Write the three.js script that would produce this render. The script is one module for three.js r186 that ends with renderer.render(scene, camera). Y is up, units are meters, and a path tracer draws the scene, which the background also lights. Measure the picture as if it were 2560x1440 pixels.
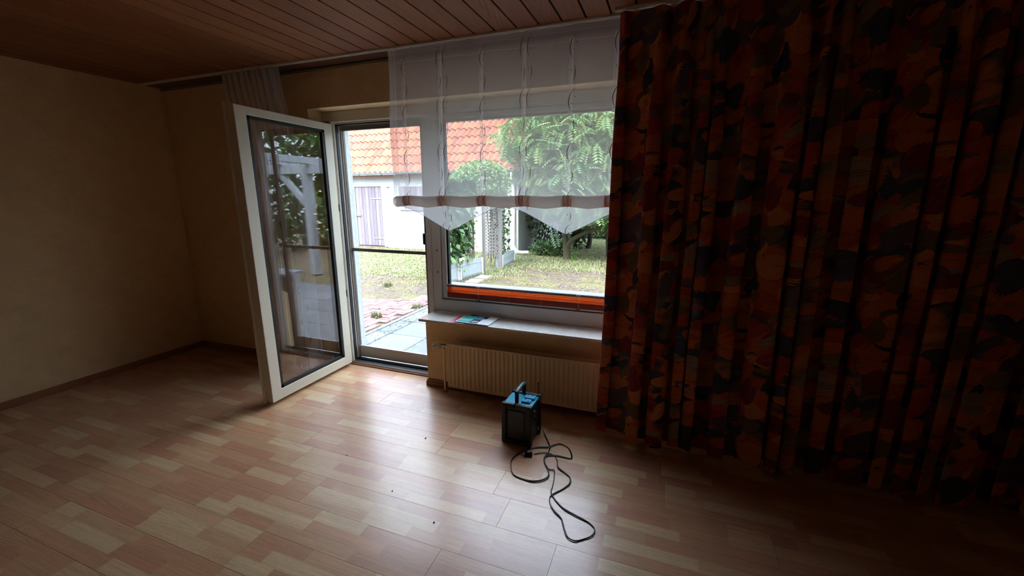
import * as THREE from 'three';
import { RoundedBoxGeometry } from 'three/addons/geometries/RoundedBoxGeometry.js';
import { mergeGeometries } from 'three/addons/utils/BufferGeometryUtils.js';

// ---------------------------------------------------------------- camera, sky, exposure
const scene = new THREE.Scene();
const renderer = new THREE.WebGLRenderer({ antialias: true });
renderer.toneMapping = THREE.LinearToneMapping;
renderer.toneMappingExposure = 12.5;
renderer.shadowMap.enabled = true;

const camera = new THREE.PerspectiveCamera(69.38, 16 / 9, 0.05, 200);
camera.rotation.order = 'YXZ';
camera.position.set(0, 1.5, 2.712);
camera.rotation.set(THREE.MathUtils.degToRad(-12.417), THREE.MathUtils.degToRad(20.39), THREE.MathUtils.degToRad(-0.05));

{ // overcast sky: the standard overcast distribution, zenith three times as bright as the horizon
  const w = 64, h = 64, d = new Float32Array(w * h * 4);
  for (let y = 0; y < h; y++) {
    const el = ((y + 0.5) / h - 0.5) * Math.PI, l = el > 0 ? (1 + 2 * Math.sin(el)) / 3 : 0.2;
    for (let x = 0; x < w; x++) d.set([l * 0.79, l * 0.96, l * 1.18, 1], (y * w + x) * 4);
  }
  const t = new THREE.DataTexture(d, w, h, THREE.RGBAFormat, THREE.FloatType);
  t.mapping = THREE.EquirectangularReflectionMapping; t.magFilter = THREE.LinearFilter; t.needsUpdate = true;
  scene.background = t;
}

{ // sun behind thin cloud, high behind the house: weak and very soft
  const sun = new THREE.DirectionalLight(0xfff3e0, 0.35);
  sun.position.set(-6, 14, 6); sun.target.position.set(-3, 0, -6); sun.castShadow = true; sun.shadow.radius = 40;
  sun.shadow.mapSize.set(2048, 2048); Object.assign(sun.shadow.camera, { left: -16, right: 16, top: 16, bottom: -16, near: 0.5, far: 60 });
  scene.add(sun, sun.target);
}

// ---------------------------------------------------------------- helpers
let seedState = 7;
const rnd = () => { seedState = (seedState + 0x6d2b79f5) | 0; let t = Math.imul(seedState ^ (seedState >>> 15), 1 | seedState); t = (t + Math.imul(t ^ (t >>> 7), 61 | t)) ^ t; return ((t ^ (t >>> 14)) >>> 0) / 4294967296; };
const reseed = (n) => { seedState = n * 7919; };
const rr = (a, b) => a + (b - a) * rnd();
const clamp = (x, a = 0, b = 1) => Math.min(b, Math.max(a, x));
const sstep = (a, b, x) => { const t = clamp((x - a) / (b - a)); return t * t * (3 - 2 * t); };
const V = (x, y, z) => new THREE.Vector3(x, y, z);
function hash(x, y, s) { let h = Math.imul(x, 374761393) ^ Math.imul(y, 668265263) ^ Math.imul(s, 2147483647 - 1234567); h = Math.imul(h ^ (h >>> 13), 1274126177); return ((h ^ (h >>> 16)) >>> 0) / 4294967296; }
function vn(x, y, s = 0, px = 0, py = 0) {
  const xi = Math.floor(x), yi = Math.floor(y), fx = x - xi, fy = y - yi, u = fx * fx * (3 - 2 * fx), v = fy * fy * (3 - 2 * fy);
  const wx = (i) => (px ? ((i % px) + px) % px : i), wy = (i) => (py ? ((i % py) + py) % py : i);
  const a = hash(wx(xi), wy(yi), s), b = hash(wx(xi + 1), wy(yi), s), c = hash(wx(xi), wy(yi + 1), s), d = hash(wx(xi + 1), wy(yi + 1), s);
  return a + (b - a) * u + (c - a) * v + (a - b - c + d) * u * v;
}
const fbm = (x, y, s, px = 0, py = 0) => 0.53 * vn(x, y, s, px, py) + 0.27 * vn(x * 2, y * 2, s + 1, px * 2, py * 2) + 0.2 * vn(x * 4, y * 4, s + 2, px * 4, py * 4);

function dataTex(w, h, fn, srgb = true) {
  const d = new Uint8Array(w * h * 4);
  for (let y = 0; y < h; y++) for (let x = 0; x < w; x++) {
    const c = fn(x, y), o = (y * w + x) * 4;
    d[o] = clamp(c[0], 0, 255); d[o + 1] = clamp(c[1], 0, 255); d[o + 2] = clamp(c[2], 0, 255); d[o + 3] = 255;
  }
  const t = new THREE.DataTexture(d, w, h);
  t.magFilter = THREE.LinearFilter; t.minFilter = THREE.LinearFilter; t.wrapS = t.wrapT = THREE.RepeatWrapping;
  if (srgb) t.colorSpace = THREE.SRGBColorSpace;
  t.needsUpdate = true;
  return t;
}
function canvasTex(w, h, draw, repeat = true) {
  const c = document.createElement('canvas'); c.width = w; c.height = h;
  draw(c.getContext('2d'), w, h);
  const t = new THREE.CanvasTexture(c); t.colorSpace = THREE.SRGBColorSpace; t.magFilter = THREE.LinearFilter;
  if (repeat) t.wrapS = t.wrapT = THREE.RepeatWrapping;
  return t;
}
const rep = (t, u, v = u) => { const c = t.clone(); c.repeat.set(u, v); c.needsUpdate = true; return c; };
const std = (color, roughness = 0.7, extra = {}) => new THREE.MeshStandardMaterial({ color, roughness, ...extra });
const phy = (color, roughness = 0.7, extra = {}) => new THREE.MeshPhysicalMaterial({ color, roughness, ...extra });

function plain(g) { // non-indexed with position, normal, uv only
  g = g.index ? g.toNonIndexed() : g;
  for (const k of Object.keys(g.attributes)) if (!['position', 'normal', 'uv'].includes(k)) g.deleteAttribute(k);
  if (!g.attributes.normal) g.computeVertexNormals();
  if (!g.attributes.uv) g.setAttribute('uv', new THREE.BufferAttribute(new Float32Array(g.attributes.position.count * 2), 2));
  return g;
}
function metreUV(g) { // uv in metres on the axis the face looks along
  const p = g.attributes.position, n = g.attributes.normal, uv = new Float32Array(p.count * 2);
  for (let i = 0; i < p.count; i++) {
    const ax = Math.abs(n.getX(i)), ay = Math.abs(n.getY(i)), az = Math.abs(n.getZ(i)), x = p.getX(i), y = p.getY(i), z = p.getZ(i);
    if (ay > ax && ay > az) { uv[2 * i] = x; uv[2 * i + 1] = z; } else if (ax > az) { uv[2 * i] = z; uv[2 * i + 1] = y; } else { uv[2 * i] = x; uv[2 * i + 1] = y; }
  }
  g.setAttribute('uv', new THREE.BufferAttribute(uv, 2));
  return g;
}
function bx(x0, x1, y0, y1, z0, z1, bevel = 0) {
  const w = x1 - x0, h = y1 - y0, d = z1 - z0;
  const g = plain(bevel ? new RoundedBoxGeometry(w, h, d, 1, Math.min(bevel, w / 2.1, h / 2.1, d / 2.1)) : new THREE.BoxGeometry(w, h, d));
  g.translate((x0 + x1) / 2, (y0 + y1) / 2, (z0 + z1) / 2);
  return metreUV(g);
}
const merge = (list) => (list.length === 1 ? plain(list[0]) : mergeGeometries(list.map(plain)));
function grid(nu, nv, f, uvf, smooth = true) {
  const pos = [], uv = [], idx = [];
  for (let j = 0; j <= nv; j++) for (let i = 0; i <= nu; i++) { const u = i / nu, v = j / nv; pos.push(...f(u, v)); uv.push(...(uvf ? uvf(u, v) : [u, v])); }
  for (let j = 0; j < nv; j++) for (let i = 0; i < nu; i++) { const a = j * (nu + 1) + i, b = a + 1, c = a + nu + 1, d = c + 1; idx.push(a, b, d, a, d, c); }
  const g = new THREE.BufferGeometry();
  g.setAttribute('position', new THREE.Float32BufferAttribute(pos, 3)); g.setAttribute('uv', new THREE.Float32BufferAttribute(uv, 2)); g.setIndex(idx);
  g.computeVertexNormals();
  return g;
}
function taperTube(pts, radii, seg = 8, n = 24) {
  const c = new THREE.CatmullRomCurve3(pts.map((p) => V(...p))), fr = c.computeFrenetFrames(n, false), pos = [], uv = [], idx = [];
  for (let i = 0; i <= n; i++) {
    const p = c.getPoint(i / n), k = (i / n) * (radii.length - 1), a = Math.floor(Math.min(k, radii.length - 2)), r = radii[a] + (radii[a + 1] - radii[a]) * (k - a);
    for (let j = 0; j <= seg; j++) { const t = (j / seg) * Math.PI * 2, q = fr.normals[i].clone().multiplyScalar(Math.cos(t) * r).addScaledVector(fr.binormals[i], Math.sin(t) * r).add(p); pos.push(q.x, q.y, q.z); uv.push(j / seg, i / n * 4); }
  }
  for (let i = 0; i < n; i++) for (let j = 0; j < seg; j++) { const a = i * (seg + 1) + j, b = a + 1, c2 = a + seg + 1, d = c2 + 1; idx.push(a, b, d, a, d, c2); }
  const g = new THREE.BufferGeometry();
  g.setAttribute('position', new THREE.Float32BufferAttribute(pos, 3)); g.setAttribute('uv', new THREE.Float32BufferAttribute(uv, 2)); g.setIndex(idx); g.computeVertexNormals();
  return g;
}
function cyl(r0, r1, len, axis, at, seg = 16) {
  const g = new THREE.CylinderGeometry(r1, r0, len, seg);
  if (axis === 'x') g.rotateZ(-Math.PI / 2); else if (axis === 'z') g.rotateX(Math.PI / 2);
  g.translate(...at); return plain(g);
}
function extr(shapePts, depth, bevel = 0) { // outline in xy, extruded along +z
  const s = new THREE.Shape(shapePts.map((p) => new THREE.Vector2(...p)));
  return plain(new THREE.ExtrudeGeometry(s, { depth, bevelEnabled: bevel > 0, bevelSize: bevel, bevelThickness: bevel, bevelSegments: 1, curveSegments: 6 }));
}

const taken = new Map();
function numbered(n) { const k = taken.get(n) ?? 0; taken.set(n, k + 1); return k ? n + '_' + String(k).padStart(3, '0') : n; }
function obj(name, geos, mat, parent = scene) {
  const m = new THREE.Mesh(Array.isArray(geos) ? merge(geos) : geos, mat);
  m.name = parent === scene ? numbered(name) : name; m.castShadow = m.receiveShadow = true;
  parent.add(m); return m;
}
function thing(name, label, category, at = [0, 0, 0], turn = 0, group) {
  const o = new THREE.Group(); o.name = numbered(name); o.position.set(...at); o.rotation.y = turn; scene.add(o);
  o.userData = { label, category }; if (group) o.userData.group = group; return o;
}
function tag(o, label, category, group) { o.userData.label = label; o.userData.category = category; if (group) o.userData.group = group; return o; }
function struct(o, label, category = 'structure') { o.userData.kind = 'structure'; if (label) { o.userData.label = label; o.userData.category = category; } return o; }
function structGroup(name, label, category) { const g = new THREE.Group(); g.name = numbered(name); scene.add(g); return struct(g, label, category); }
function sub(name, parent) { const g = new THREE.Group(); g.name = name; parent.add(g); return g; }

// ---------------------------------------------------------------- measures of the room (metres; window wall face at z = 0)
const XL = -4.4, XR = 2.0, ZB = 5.6, YC = 2.45, ZF = -0.14, ZX = -0.43, OX0 = -2.72, OX1 = 0.12, HEAD = 2.17, SILL = 0.588, PX = -1.735, GY = -0.15;

// ---------------------------------------------------------------- textures
reseed(3);
const PRINTS = 16;
const floorTex = (() => { // 2 x 8 prints of a three-strip laminate board, 1.285 m by 0.195 m each
  const W = 2048, H = 2048, tones = [[210, 171, 130], [205, 162, 121], [200, 150, 112], [196, 143, 109], [191, 135, 104], [213, 178, 136], [202, 156, 117], [197, 145, 109]];
  const segs = [];
  for (let s = 0; s < PRINTS * 3; s++) { const cuts = [0]; let x = rr(0.06, 0.3); while (x < 0.97) { cuts.push(x); x += rr(0.19, 0.4); } segs.push(cuts.map((c, i) => ({ c, tone: tones[Math.floor(rnd() * tones.length)], seed: Math.floor(rnd() * 9999), cath: rnd() < 0.28, mid: rr(0.2, 0.8), off: rr(0.25, 0.75) }))); }
  return dataTex(W, H, (x, y) => {
    const col = x >> 10, row = y >> 8, u = (x & 1023) / 1024, vv = (y & 255) / 256 * 3, st = Math.min(2, Math.floor(vv)), v = vv - st, list = segs[(row * 2 + col) * 3 + st];
    let k = list.length - 1; while (k > 0 && list[k].c > u) k--;
    const s = list[k], fine = vn(u * 90, v * 26, s.seed) - 0.5, streak = vn(u * 9, v * 15, s.seed + 5) - 0.5, big = vn(u * 3, v * 3, s.seed + 9) - 0.5;
    let g = fine * 0.07 + streak * 0.1 + big * 0.05, pore = vn(u * 240, v * 70, s.seed + 3) > 0.86 ? -0.05 : 0;
    if (s.cath) { const q = (u - s.mid) * 16, d = Math.abs(v - s.off) * 7 + q * 0.55 + big * 1.6; g += Math.sin(d * 5.2) * 0.055 * sstep(4.5, 1.5, Math.abs(q)); }
    const edge = (v < 0.012 || v > 0.988) ? -0.05 : 0, f = 1 + g + pore + edge;
    return [s.tone[0] * f, s.tone[1] * f * (1 - g * 0.1), s.tone[2] * f * (1 - g * 0.2)];
  });
})();
const ceilTex = dataTex(2048, 1024, (x, y) => { // eight oak-print panels, 2 m by 0.13 m
  const row = y >> 7, u = x / 2048, v = (y & 127) / 128, sd = row * 37 + 11, a = vn(u * 6, v * 2.5, sd, 6) - 0.5, f = vn(u * 160, v * 60, sd + 2, 160) - 0.5, st = vn(u * 20, v * 22, sd + 3, 20) - 0.5;
  let g = f * 0.1 + st * 0.12 + a * 0.06;
  if (row % 3 === 0) { const d = Math.abs(v - 0.5 - a * 0.3) * 9 + Math.abs(((u * 2) % 1) - 0.5) * 14 + a * 2; g += Math.sin(d * 4) * 0.085 * sstep(0.5, 0.2, Math.abs(v - 0.5)); }
  const t = [[176, 128, 92], [170, 124, 92], [182, 134, 98], [166, 118, 88]][row % 4], k = 1 + g;
  return [t[0] * k, t[1] * k, t[2] * k];
});
const paperBump = dataTex(512, 512, (x, y) => { const a = vn(x / 4, y / 5, 21, 128, 0) > 0.7 ? 60 : 0, b = fbm(x / 16, y / 16, 22, 32, 32) * 120; const v = 60 + a + b; return [v, v, v]; }, false);
const paperTex = dataTex(512, 512, (x, y) => { const n = vn(x / 3, y / 3, 31, 0, 0) * 14 + fbm(x / 64, y / 64, 33, 8, 8) * 16 - 14; return [232 + n, 200 + n, 150 + n]; });
const stuccoTex = dataTex(512, 512, (x, y) => { const n = fbm(x / 32, y / 32, 41, 16, 16) * 18 + vn(x / 3, y / 3, 43) * 10 - 14; return [236 + n, 236 + n, 232 + n]; });
const stuccoBump = dataTex(512, 512, (x, y) => { const n = fbm(x / 8, y / 8, 45, 64, 64) * 255; return [n, n, n]; }, false);
const stoneTex = dataTex(1024, 256, (x, y) => { const m = fbm(x / 40, y / 40, 51), s = vn(x / 5, y / 5, 53), d = vn(x / 2.5, y / 2.5, 55); const k = m * 22 + (s > 0.72 ? 10 : 0) - (d > 0.9 ? 18 : 0); return [206 + k, 203 + k, 196 + k]; });
const slabTex = dataTex(512, 512, (x, y) => { const s = vn(x / 3, y / 3, 61), d = vn(x / 2, y / 2, 62), m = fbm(x / 90, y / 90, 63), k = s * 30 + (d > 0.82 ? 26 : 0) - (d < 0.14 ? 26 : 0) + m * 20 - 26; return [116 + k, 119 + k, 122 + k]; });
const groundTex = dataTex(1024, 1024, (x, y) => { // soil, straw, small stones and low grass, 4 m a side
  const m = fbm(x / 64, y / 64, 71, 16, 16), f = vn(x / 2.2, y / 2.2, 72), s = vn(x / 7, y / 3, 73), c = vn(x / 4.5, y / 3.4, 74), g = sstep(0.42, 0.62, m + (f - 0.5) * 0.5 + (c - 0.5) * 0.3);
  const soil = [96 + f * 60, 84 + f * 56, 78 + f * 54], grass = [112 + s * 56, 114 + s * 50, 76 + s * 34], k = (f > 0.84 ? 40 : 0) + (c > 0.8 ? 22 : 0) - (c < 0.16 ? 26 : 0);
  return [soil[0] + (grass[0] - soil[0]) * g + k, soil[1] + (grass[1] - soil[1]) * g + k, soil[2] + (grass[2] - soil[2]) * g + k * 0.8];
});
const barkTex = dataTex(256, 256, (x, y) => { const n = vn(x / 8, y / 20, 81, 32, 0) * 50 + vn(x / 3, y / 4, 82) * 30; return [104 + n, 98 + n, 84 + n * 0.9]; });
const boardTex = dataTex(256, 1024, (x, y) => { const n = vn(x / 3, y / 60, 91) * 24 + vn(x / 10, y / 120, 92) * 16 - 20; return [138 + n, 130 + n, 136 + n]; });

// ---------------------------------------------------------------- materials
const mat = {
  floorGap: std(0x3a2a1e, 0.9),
  floor: phy(0xffffff, 0.4, { map: floorTex, clearcoat: 0.8, clearcoatRoughness: 0.24, ior: 1.5 }),
  ceil: std(0xdcc0a0, 0.62, { map: ceilTex }), ceilGap: std(0x241812, 0.9),
  paper: std(0xffffff, 0.92, { map: rep(paperTex, 1.6), bumpMap: rep(paperBump, 1.6), bumpScale: 0.0012 }),
  stucco: std(0xc4c6c8, 0.95, { map: rep(stuccoTex, 0.8), bumpMap: rep(stuccoBump, 0.8), bumpScale: 0.004 }),
  frame: phy(0xdcd9d2, 0.38), creamFrame: phy(0xd8d0bb, 0.42), seal: std(0x0c0c0d, 0.6), metal: std(0x9a9ca0, 0.32, { metalness: 0.85 }),
  alu: std(0x6a5f57, 0.45, { metalness: 0.25 }), aluLight: std(0xa9a39c, 0.45, { metalness: 0.2 }), black: std(0x141414, 0.5),
  glass: phy(0xffffff, 0, { transmission: 1, thickness: 0, ior: 1.5 }),
  skirting: std(0x9a6238, 0.5), trimWood: std(0x9a8468, 0.6),
  stone: phy(0xffffff, 0.22, { map: rep(stoneTex, 1.1, 3) }),
  rail: std(0xdad4c8, 0.45), railSlot: std(0x4a4640, 0.6),
  rad: phy(0xf5dcb2, 0.42), chrome: std(0xbbb6ac, 0.3, { metalness: 0.8 }), white: std(0xe6e3dd, 0.5),
  slab: std(0xffffff, 0.9, { map: slabTex }), kerb: std(0x77787a, 0.95), soil: std(0x4d4239, 1),
};

// ================================================================ ROOM SHELL
{ // floor of separate laminate boards
  const floor = structGroup('floor', 'warm beige and pinkish three-strip laminate floor', 'floor');
  obj('underlay', [bx(XL, XR, -0.12, -0.0085, 0, ZB), bx(OX0, PX, -0.12, -0.0085, ZF, 0)], mat.floorGap, floor);
  reseed(11);
  const bw = 0.1965, L = 1.285, gap = 0.0007;
  const board = (x0, x1, z0, z1, print, u0) => {
    const g = bx(x0 + gap, x1 - gap, -0.0085, 0, z0 + gap, z1 - gap), uv = g.attributes.uv, p = g.attributes.position, col = print & 1, row = print >> 1;
    for (let i = 0; i < uv.count; i++) uv.setXY(i, (col + clamp((p.getX(i) - u0) / L, 0.002, 0.998)) / 2, (row + clamp((p.getZ(i) - z0) / bw, 0.004, 0.996)) / 8);
    obj('plank', g, mat.floor, floor);
  };
  const starts = { 5: -0.646, 6: -1.64, 7: -0.82, 4: -2.03, 3: -1.2 };
  for (let r = -1; r < 29; r++) {
    const z0 = 0.0125 + r * bw, z1 = Math.min(z0 + bw, ZB), zz0 = Math.max(z0, r < 0 ? ZF : 0);
    const xa = r < 0 ? OX0 : XL, xb = r < 0 ? PX : XR;
    let x = (starts[r] ?? rr(-L, 0)); while (x > xa) x -= L;
    for (; x < xb; x += L) { const a = Math.max(x, xa), b = Math.min(x + L, xb); if (b - a > 0.004) board(a, b, zz0, z1, Math.floor(rnd() * PRINTS), x); }
  }
}
{ // ceiling of narrow wood-print panels
  const c = structGroup('ceiling', 'brown oak-look panelled ceiling with dark grooves', 'ceiling');
  obj('backing', bx(XL - 0.2, XR + 0.2, YC + 0.013, YC + 0.2, -0.2, ZB + 0.2), mat.ceilGap, c);
  obj('border_board', bx(XL, XR, YC + 0.004, YC + 0.013, 0, 0.192), std(0x6d4a34, 0.7), c);
  reseed(13);
  const pitch = 0.1341;
  for (let k = -18, n = 0; ; k++, n++) {
    const x0 = -2.244 + k * pitch + 0.0055, x1 = x0 + pitch - 0.011; if (x0 > XR) break; if (x1 < XL) continue;
    const a = Math.max(x0, XL), b = Math.min(x1, XR); if (b - a < 0.005) continue;
    const g = bx(a, b, YC, YC + 0.0125, 0.19, ZB), p = g.attributes.position, uv = g.attributes.uv, row = Math.floor(rnd() * 8), off = rnd();
    for (let i = 0; i < uv.count; i++) uv.setXY(i, p.getZ(i) / 2.0 + off, (row + 0.03 + 0.94 * clamp((p.getX(i) - x0) / (x1 - x0))) / 8);
    obj('panel', g, mat.ceil, c);
  }
}
{ // walls with thickness
  const wl = [bx(XL - 0.3, OX0, -0.12, YC + 0.05, -0.36, 0), bx(OX1, XR + 0.3, -0.12, YC + 0.05, -0.36, 0), bx(OX0, OX1, HEAD, YC + 0.05, -0.36, 0), bx(PX, OX1, -0.12, SILL - 0.02, -0.36, 0)];
  const w = struct(obj('wall_window', wl, mat.paper), 'beige wallpapered window wall around the balcony door', 'wall');
  const e = [bx(-6, OX0, -0.4, 4.6, -0.43, -0.3605), bx(OX1, 4.5, -0.4, 4.6, -0.43, -0.3605), bx(OX0, OX1, HEAD - 0.05, 4.6, -0.43, -0.3605), bx(PX - 0.04, OX1, -0.4, 0.74, -0.43, -0.3605),
    bx(OX0, OX0 + 0.018, GY, HEAD - 0.05, -0.43, -0.29), bx(OX0, PX, -0.4, -0.125, -0.43, -0.1)];
  obj('exterior_render', e, mat.stucco, w);
  struct(obj('wall_left', bx(XL - 0.3, XL, -0.12, YC + 0.05, 0, ZB + 0.3), mat.paper), 'plain beige wallpapered side wall beside the sheer curtain', 'wall');
  struct(obj('wall_right', bx(XR, XR + 0.3, -0.12, YC + 0.05, 0, ZB + 0.3), mat.paper), 'plain beige wallpapered side wall beside the patterned curtain', 'wall');
  struct(obj('wall_back', bx(XL, XR, -0.12, YC + 0.05, ZB, ZB + 0.3), mat.paper), 'beige wallpapered wall facing the window', 'wall');
  const prof = (x0, x1) => { const g = extr([[0, 0], [0.016, 0], [0.016, 0.012], [0.011, 0.03], [0.009, 0.05], [0, 0.056]], x1 - x0); g.rotateY(Math.PI / 2); g.scale(-1, 1, 1); g.scale(-1, 1, -1); g.translate(x0, 0, 0); return g; };
  const skirt = (x0, x1) => bx(x0, x1, 0.0, 0.04, 0.0005, 0.017, 0.004), cap = (x0, x1) => bx(x0, x1, 0.038, 0.058, 0.0005, 0.011, 0.004);
  struct(obj('baseboard_window', [skirt(PX - 0.012, XR), cap(PX - 0.008, XR), skirt(XL, OX0), cap(XL, OX0)], mat.skirting), 'brown wooden skirting under the radiator and window', 'baseboard');
  struct(obj('baseboard_left', [bx(XL + 0.0005, XL + 0.017, 0, 0.056, 0.017, ZB, 0.004)], mat.skirting), 'brown wooden skirting along the plain side wall by the sheer curtain', 'baseboard');
  struct(obj('baseboard_right', [bx(XR - 0.017, XR - 0.0005, 0, 0.056, 0.017, ZB, 0.004)], mat.skirting), 'brown wooden skirting along the side wall by the patterned curtain', 'baseboard');
  struct(obj('trim_1', [bx(XL, XR, YC - 0.022, YC, 0.0005, 0.016, 0.004)], mat.trimWood), 'narrow wooden strip where the ceiling meets the window wall', 'trim');
}

// ================================================================ WINDOW AND DOORS
{
  const w = structGroup('window_1', 'wide white window frame with a fixed pane beside the balcony door', 'window');
  const f = mat.frame, x0 = -1.735, x1 = OX1;
  obj('post', bx(-1.785, -1.737, 0.0, HEAD, -0.215, ZF, 0.004), f, w);
  obj('outer_frame', [bx(x0, -1.662, SILL + 0.1, 2.10, -0.215, ZF, 0.004), bx(x1 - 0.07, x1, SILL + 0.1, 2.10, -0.215, ZF, 0.004)], f, w);
  obj('head_rail', [bx(-1.785, x1, 2.092, HEAD, -0.216, ZF - 0.001, 0.004)], f, w);
  obj('bottom_rail', [bx(x0, x1, SILL, 0.694, -0.216, ZF + 0.001, 0.004)], f, w);
  obj('gasket', [bx(-1.664, -1.652, 0.69, 2.095, -0.21, -0.165), bx(-1.66, x1 - 0.07, 0.69, 0.702, -0.21, -0.165), bx(-1.66, x1 - 0.07, 2.086, 2.095, -0.21, -0.165)], mat.seal, w);
  obj('sash', [bx(-1.655, -1.615, 0.701, 2.088, -0.205, -0.15, 0.004), bx(x1 - 0.11, x1 - 0.07, 0.701, 2.088, -0.205, -0.15, 0.004), bx(-1.655, x1 - 0.07, 0.701, 0.738, -0.204, -0.149, 0.004), bx(-1.655, x1 - 0.07, 2.05, 2.088, -0.204, -0.149, 0.004)], f, w);
  obj('pane_seal', bx(-1.616, -1.6, 0.738, 2.05, -0.196, -0.163, 0.003), mat.seal, w);
  obj('glazing_bead', [bx(-1.616, x1 - 0.11, 0.737, 0.753, -0.196, -0.163, 0.003), bx(-1.616, x1 - 0.11, 2.034, 2.051, -0.196, -0.163, 0.003)], mat.aluLight, w);
  obj('pane', bx(-1.603, x1 - 0.105, 0.75, 2.036, -0.181, -0.18), mat.glass, w);
  obj('pane', bx(-1.603, x1 - 0.105, 0.75, 2.036, -0.197, -0.196), mat.glass, w);
  for (const y of [1.086, 0.913]) obj('screw_cap', cyl(0.006, 0.006, 0.006, 'z', [-1.69, y, ZF + 0.001], 10), std(0x6e4a36, 0.6), w);
  obj('outer_ledge', bx(PX - 0.03, x1 + 0.03, 0.735, 0.762, -0.5, -0.2, 0.006), std(0x7c858d, 0.5), w);
}
{ // frame of the balcony door
  const d = structGroup('door_1', 'white frame and metal threshold of the balcony door', 'door frame');
  obj('jamb', [bx(OX0 + 0.001, -2.632, 0.0, HEAD - 0.001, -0.215, ZF, 0.004)], mat.creamFrame, d);
  obj('jamb_rebate', [bx(-2.634, -2.618, 0.02, 2.09, -0.215, -0.155, 0.003)], mat.frame, d);
  obj('head', [bx(-2.632, -1.785, 2.088, HEAD - 0.001, -0.215, ZF, 0.004), bx(-2.632, -1.785, 2.075, 2.09, -0.215, -0.165, 0.003)], mat.creamFrame, d);
  obj('seal', [bx(-2.619, -2.611, 0.03, 2.078, -0.2, -0.17), bx(-2.632, -1.785, 2.066, 2.077, -0.2, -0.17), bx(-2.63, -1.785, 0.02, 0.034, -0.236, -0.2)], mat.seal, d);
  obj('threshold', [bx(OX0 + 0.002, PX - 0.002, -0.012, 0.022, -0.2, ZF - 0.001, 0.003)], mat.metal, d);
  obj('threshold_step', [bx(OX0 + 0.002, PX - 0.002, -0.1, 0.012, -0.34, -0.2, 0.003)], mat.metal, d);
  obj('threshold_trim', [bx(-2.63, PX - 0.001, -0.001, 0.012, ZF, ZF + 0.014, 0.003)], mat.skirting, d);
  for (const [y, z] of [[1.405, -0.15], [0.66, -0.15]]) obj('strike_plate', bx(-2.6325, -2.6305, y - 0.03, y + 0.03, z - 0.012, z + 0.004), mat.black, d);
  for (const y of [0.13, 2.02]) obj('hinge', [cyl(0.009, 0.009, 0.09, 'y', [-2.635, y, ZF + 0.012], 12)], mat.frame, d);
}
{ // inward opening glazed leaf, standing open at a right angle
  const d = structGroup('door_2', 'white framed glass balcony door leaf standing open into the room', 'door');
  const xi = -2.672, xo = -2.6, z0 = -0.113, z1 = 0.712, y0 = 0.028, y1 = 2.07, sw = 0.085;
  obj('stile', bx(xi, xo, y0, y1, z0, z0 + sw, 0.005), mat.creamFrame, d);
  obj('stile', bx(xi, xo, y0, y1, z1 - sw, z1, 0.005), mat.creamFrame, d);
  obj('bottom_rail', bx(xi + 0.0005, xo - 0.0005, y0, y0 + 0.08, z0 + sw - 0.004, z1 - sw + 0.004, 0.005), mat.creamFrame, d);
  obj('top_rail', bx(xi + 0.0005, xo - 0.0005, y1 - 0.055, y1, z0 + sw - 0.004, z1 - sw + 0.004, 0.005), mat.creamFrame, d);
  obj('overlap_lip', [bx(xi - 0.012, xi + 0.001, y0 - 0.012, y1 + 0.014, z0 - 0.012, z0 + 0.02, 0.003), bx(xi - 0.012, xi + 0.001, y0 - 0.012, y1 + 0.014, z1 - 0.02, z1 + 0.012, 0.003), bx(xi - 0.012, xi + 0.001, y0 - 0.012, y0 + 0.02, z0, z1, 0.003), bx(xi - 0.012, xi + 0.001, y1 - 0.02, y1 + 0.014, z0, z1, 0.003)], mat.frame, d);
  const ga = z0 + sw, gb = z1 - sw, ya = y0 + 0.08, yb = y1 - 0.055;
  obj('gasket', [bx(xo - 0.03, xo - 0.004, ya, yb, ga - 0.002, ga + 0.02), bx(xo - 0.03, xo - 0.004, ya, yb, gb - 0.02, gb + 0.002), bx(xo - 0.03, xo - 0.004, ya - 0.002, ya + 0.022, ga, gb), bx(xo - 0.03, xo - 0.004, yb - 0.02, yb + 0.002, ga, gb)], mat.seal, d);
  obj('pane', bx(xo - 0.018, xo - 0.017, ya, yb, ga, gb), mat.glass, d);
  obj('pane', bx(xo - 0.036, xo - 0.035, ya, yb, ga, gb), mat.glass, d);
  obj('hinge_cap', bx(xi + 0.02, xo - 0.004, y1 - 0.002, y1 + 0.016, z0 + 0.002, z0 + 0.03, 0.003), mat.black, d);
  const hd = obj('handle', [bx(xi - 0.024, xi - 0.012, 0.98, 1.12, z1 - 0.058, z1 - 0.03, 0.004), cyl(0.009, 0.009, 0.04, 'x', [xi - 0.04, 1.08, z1 - 0.044], 12), bx(xi - 0.066, xi - 0.05, 0.955, 1.09, z1 - 0.054, z1 - 0.034, 0.006)], mat.frame, d);
  hd.userData.label = 'white lever handle';
}
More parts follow.
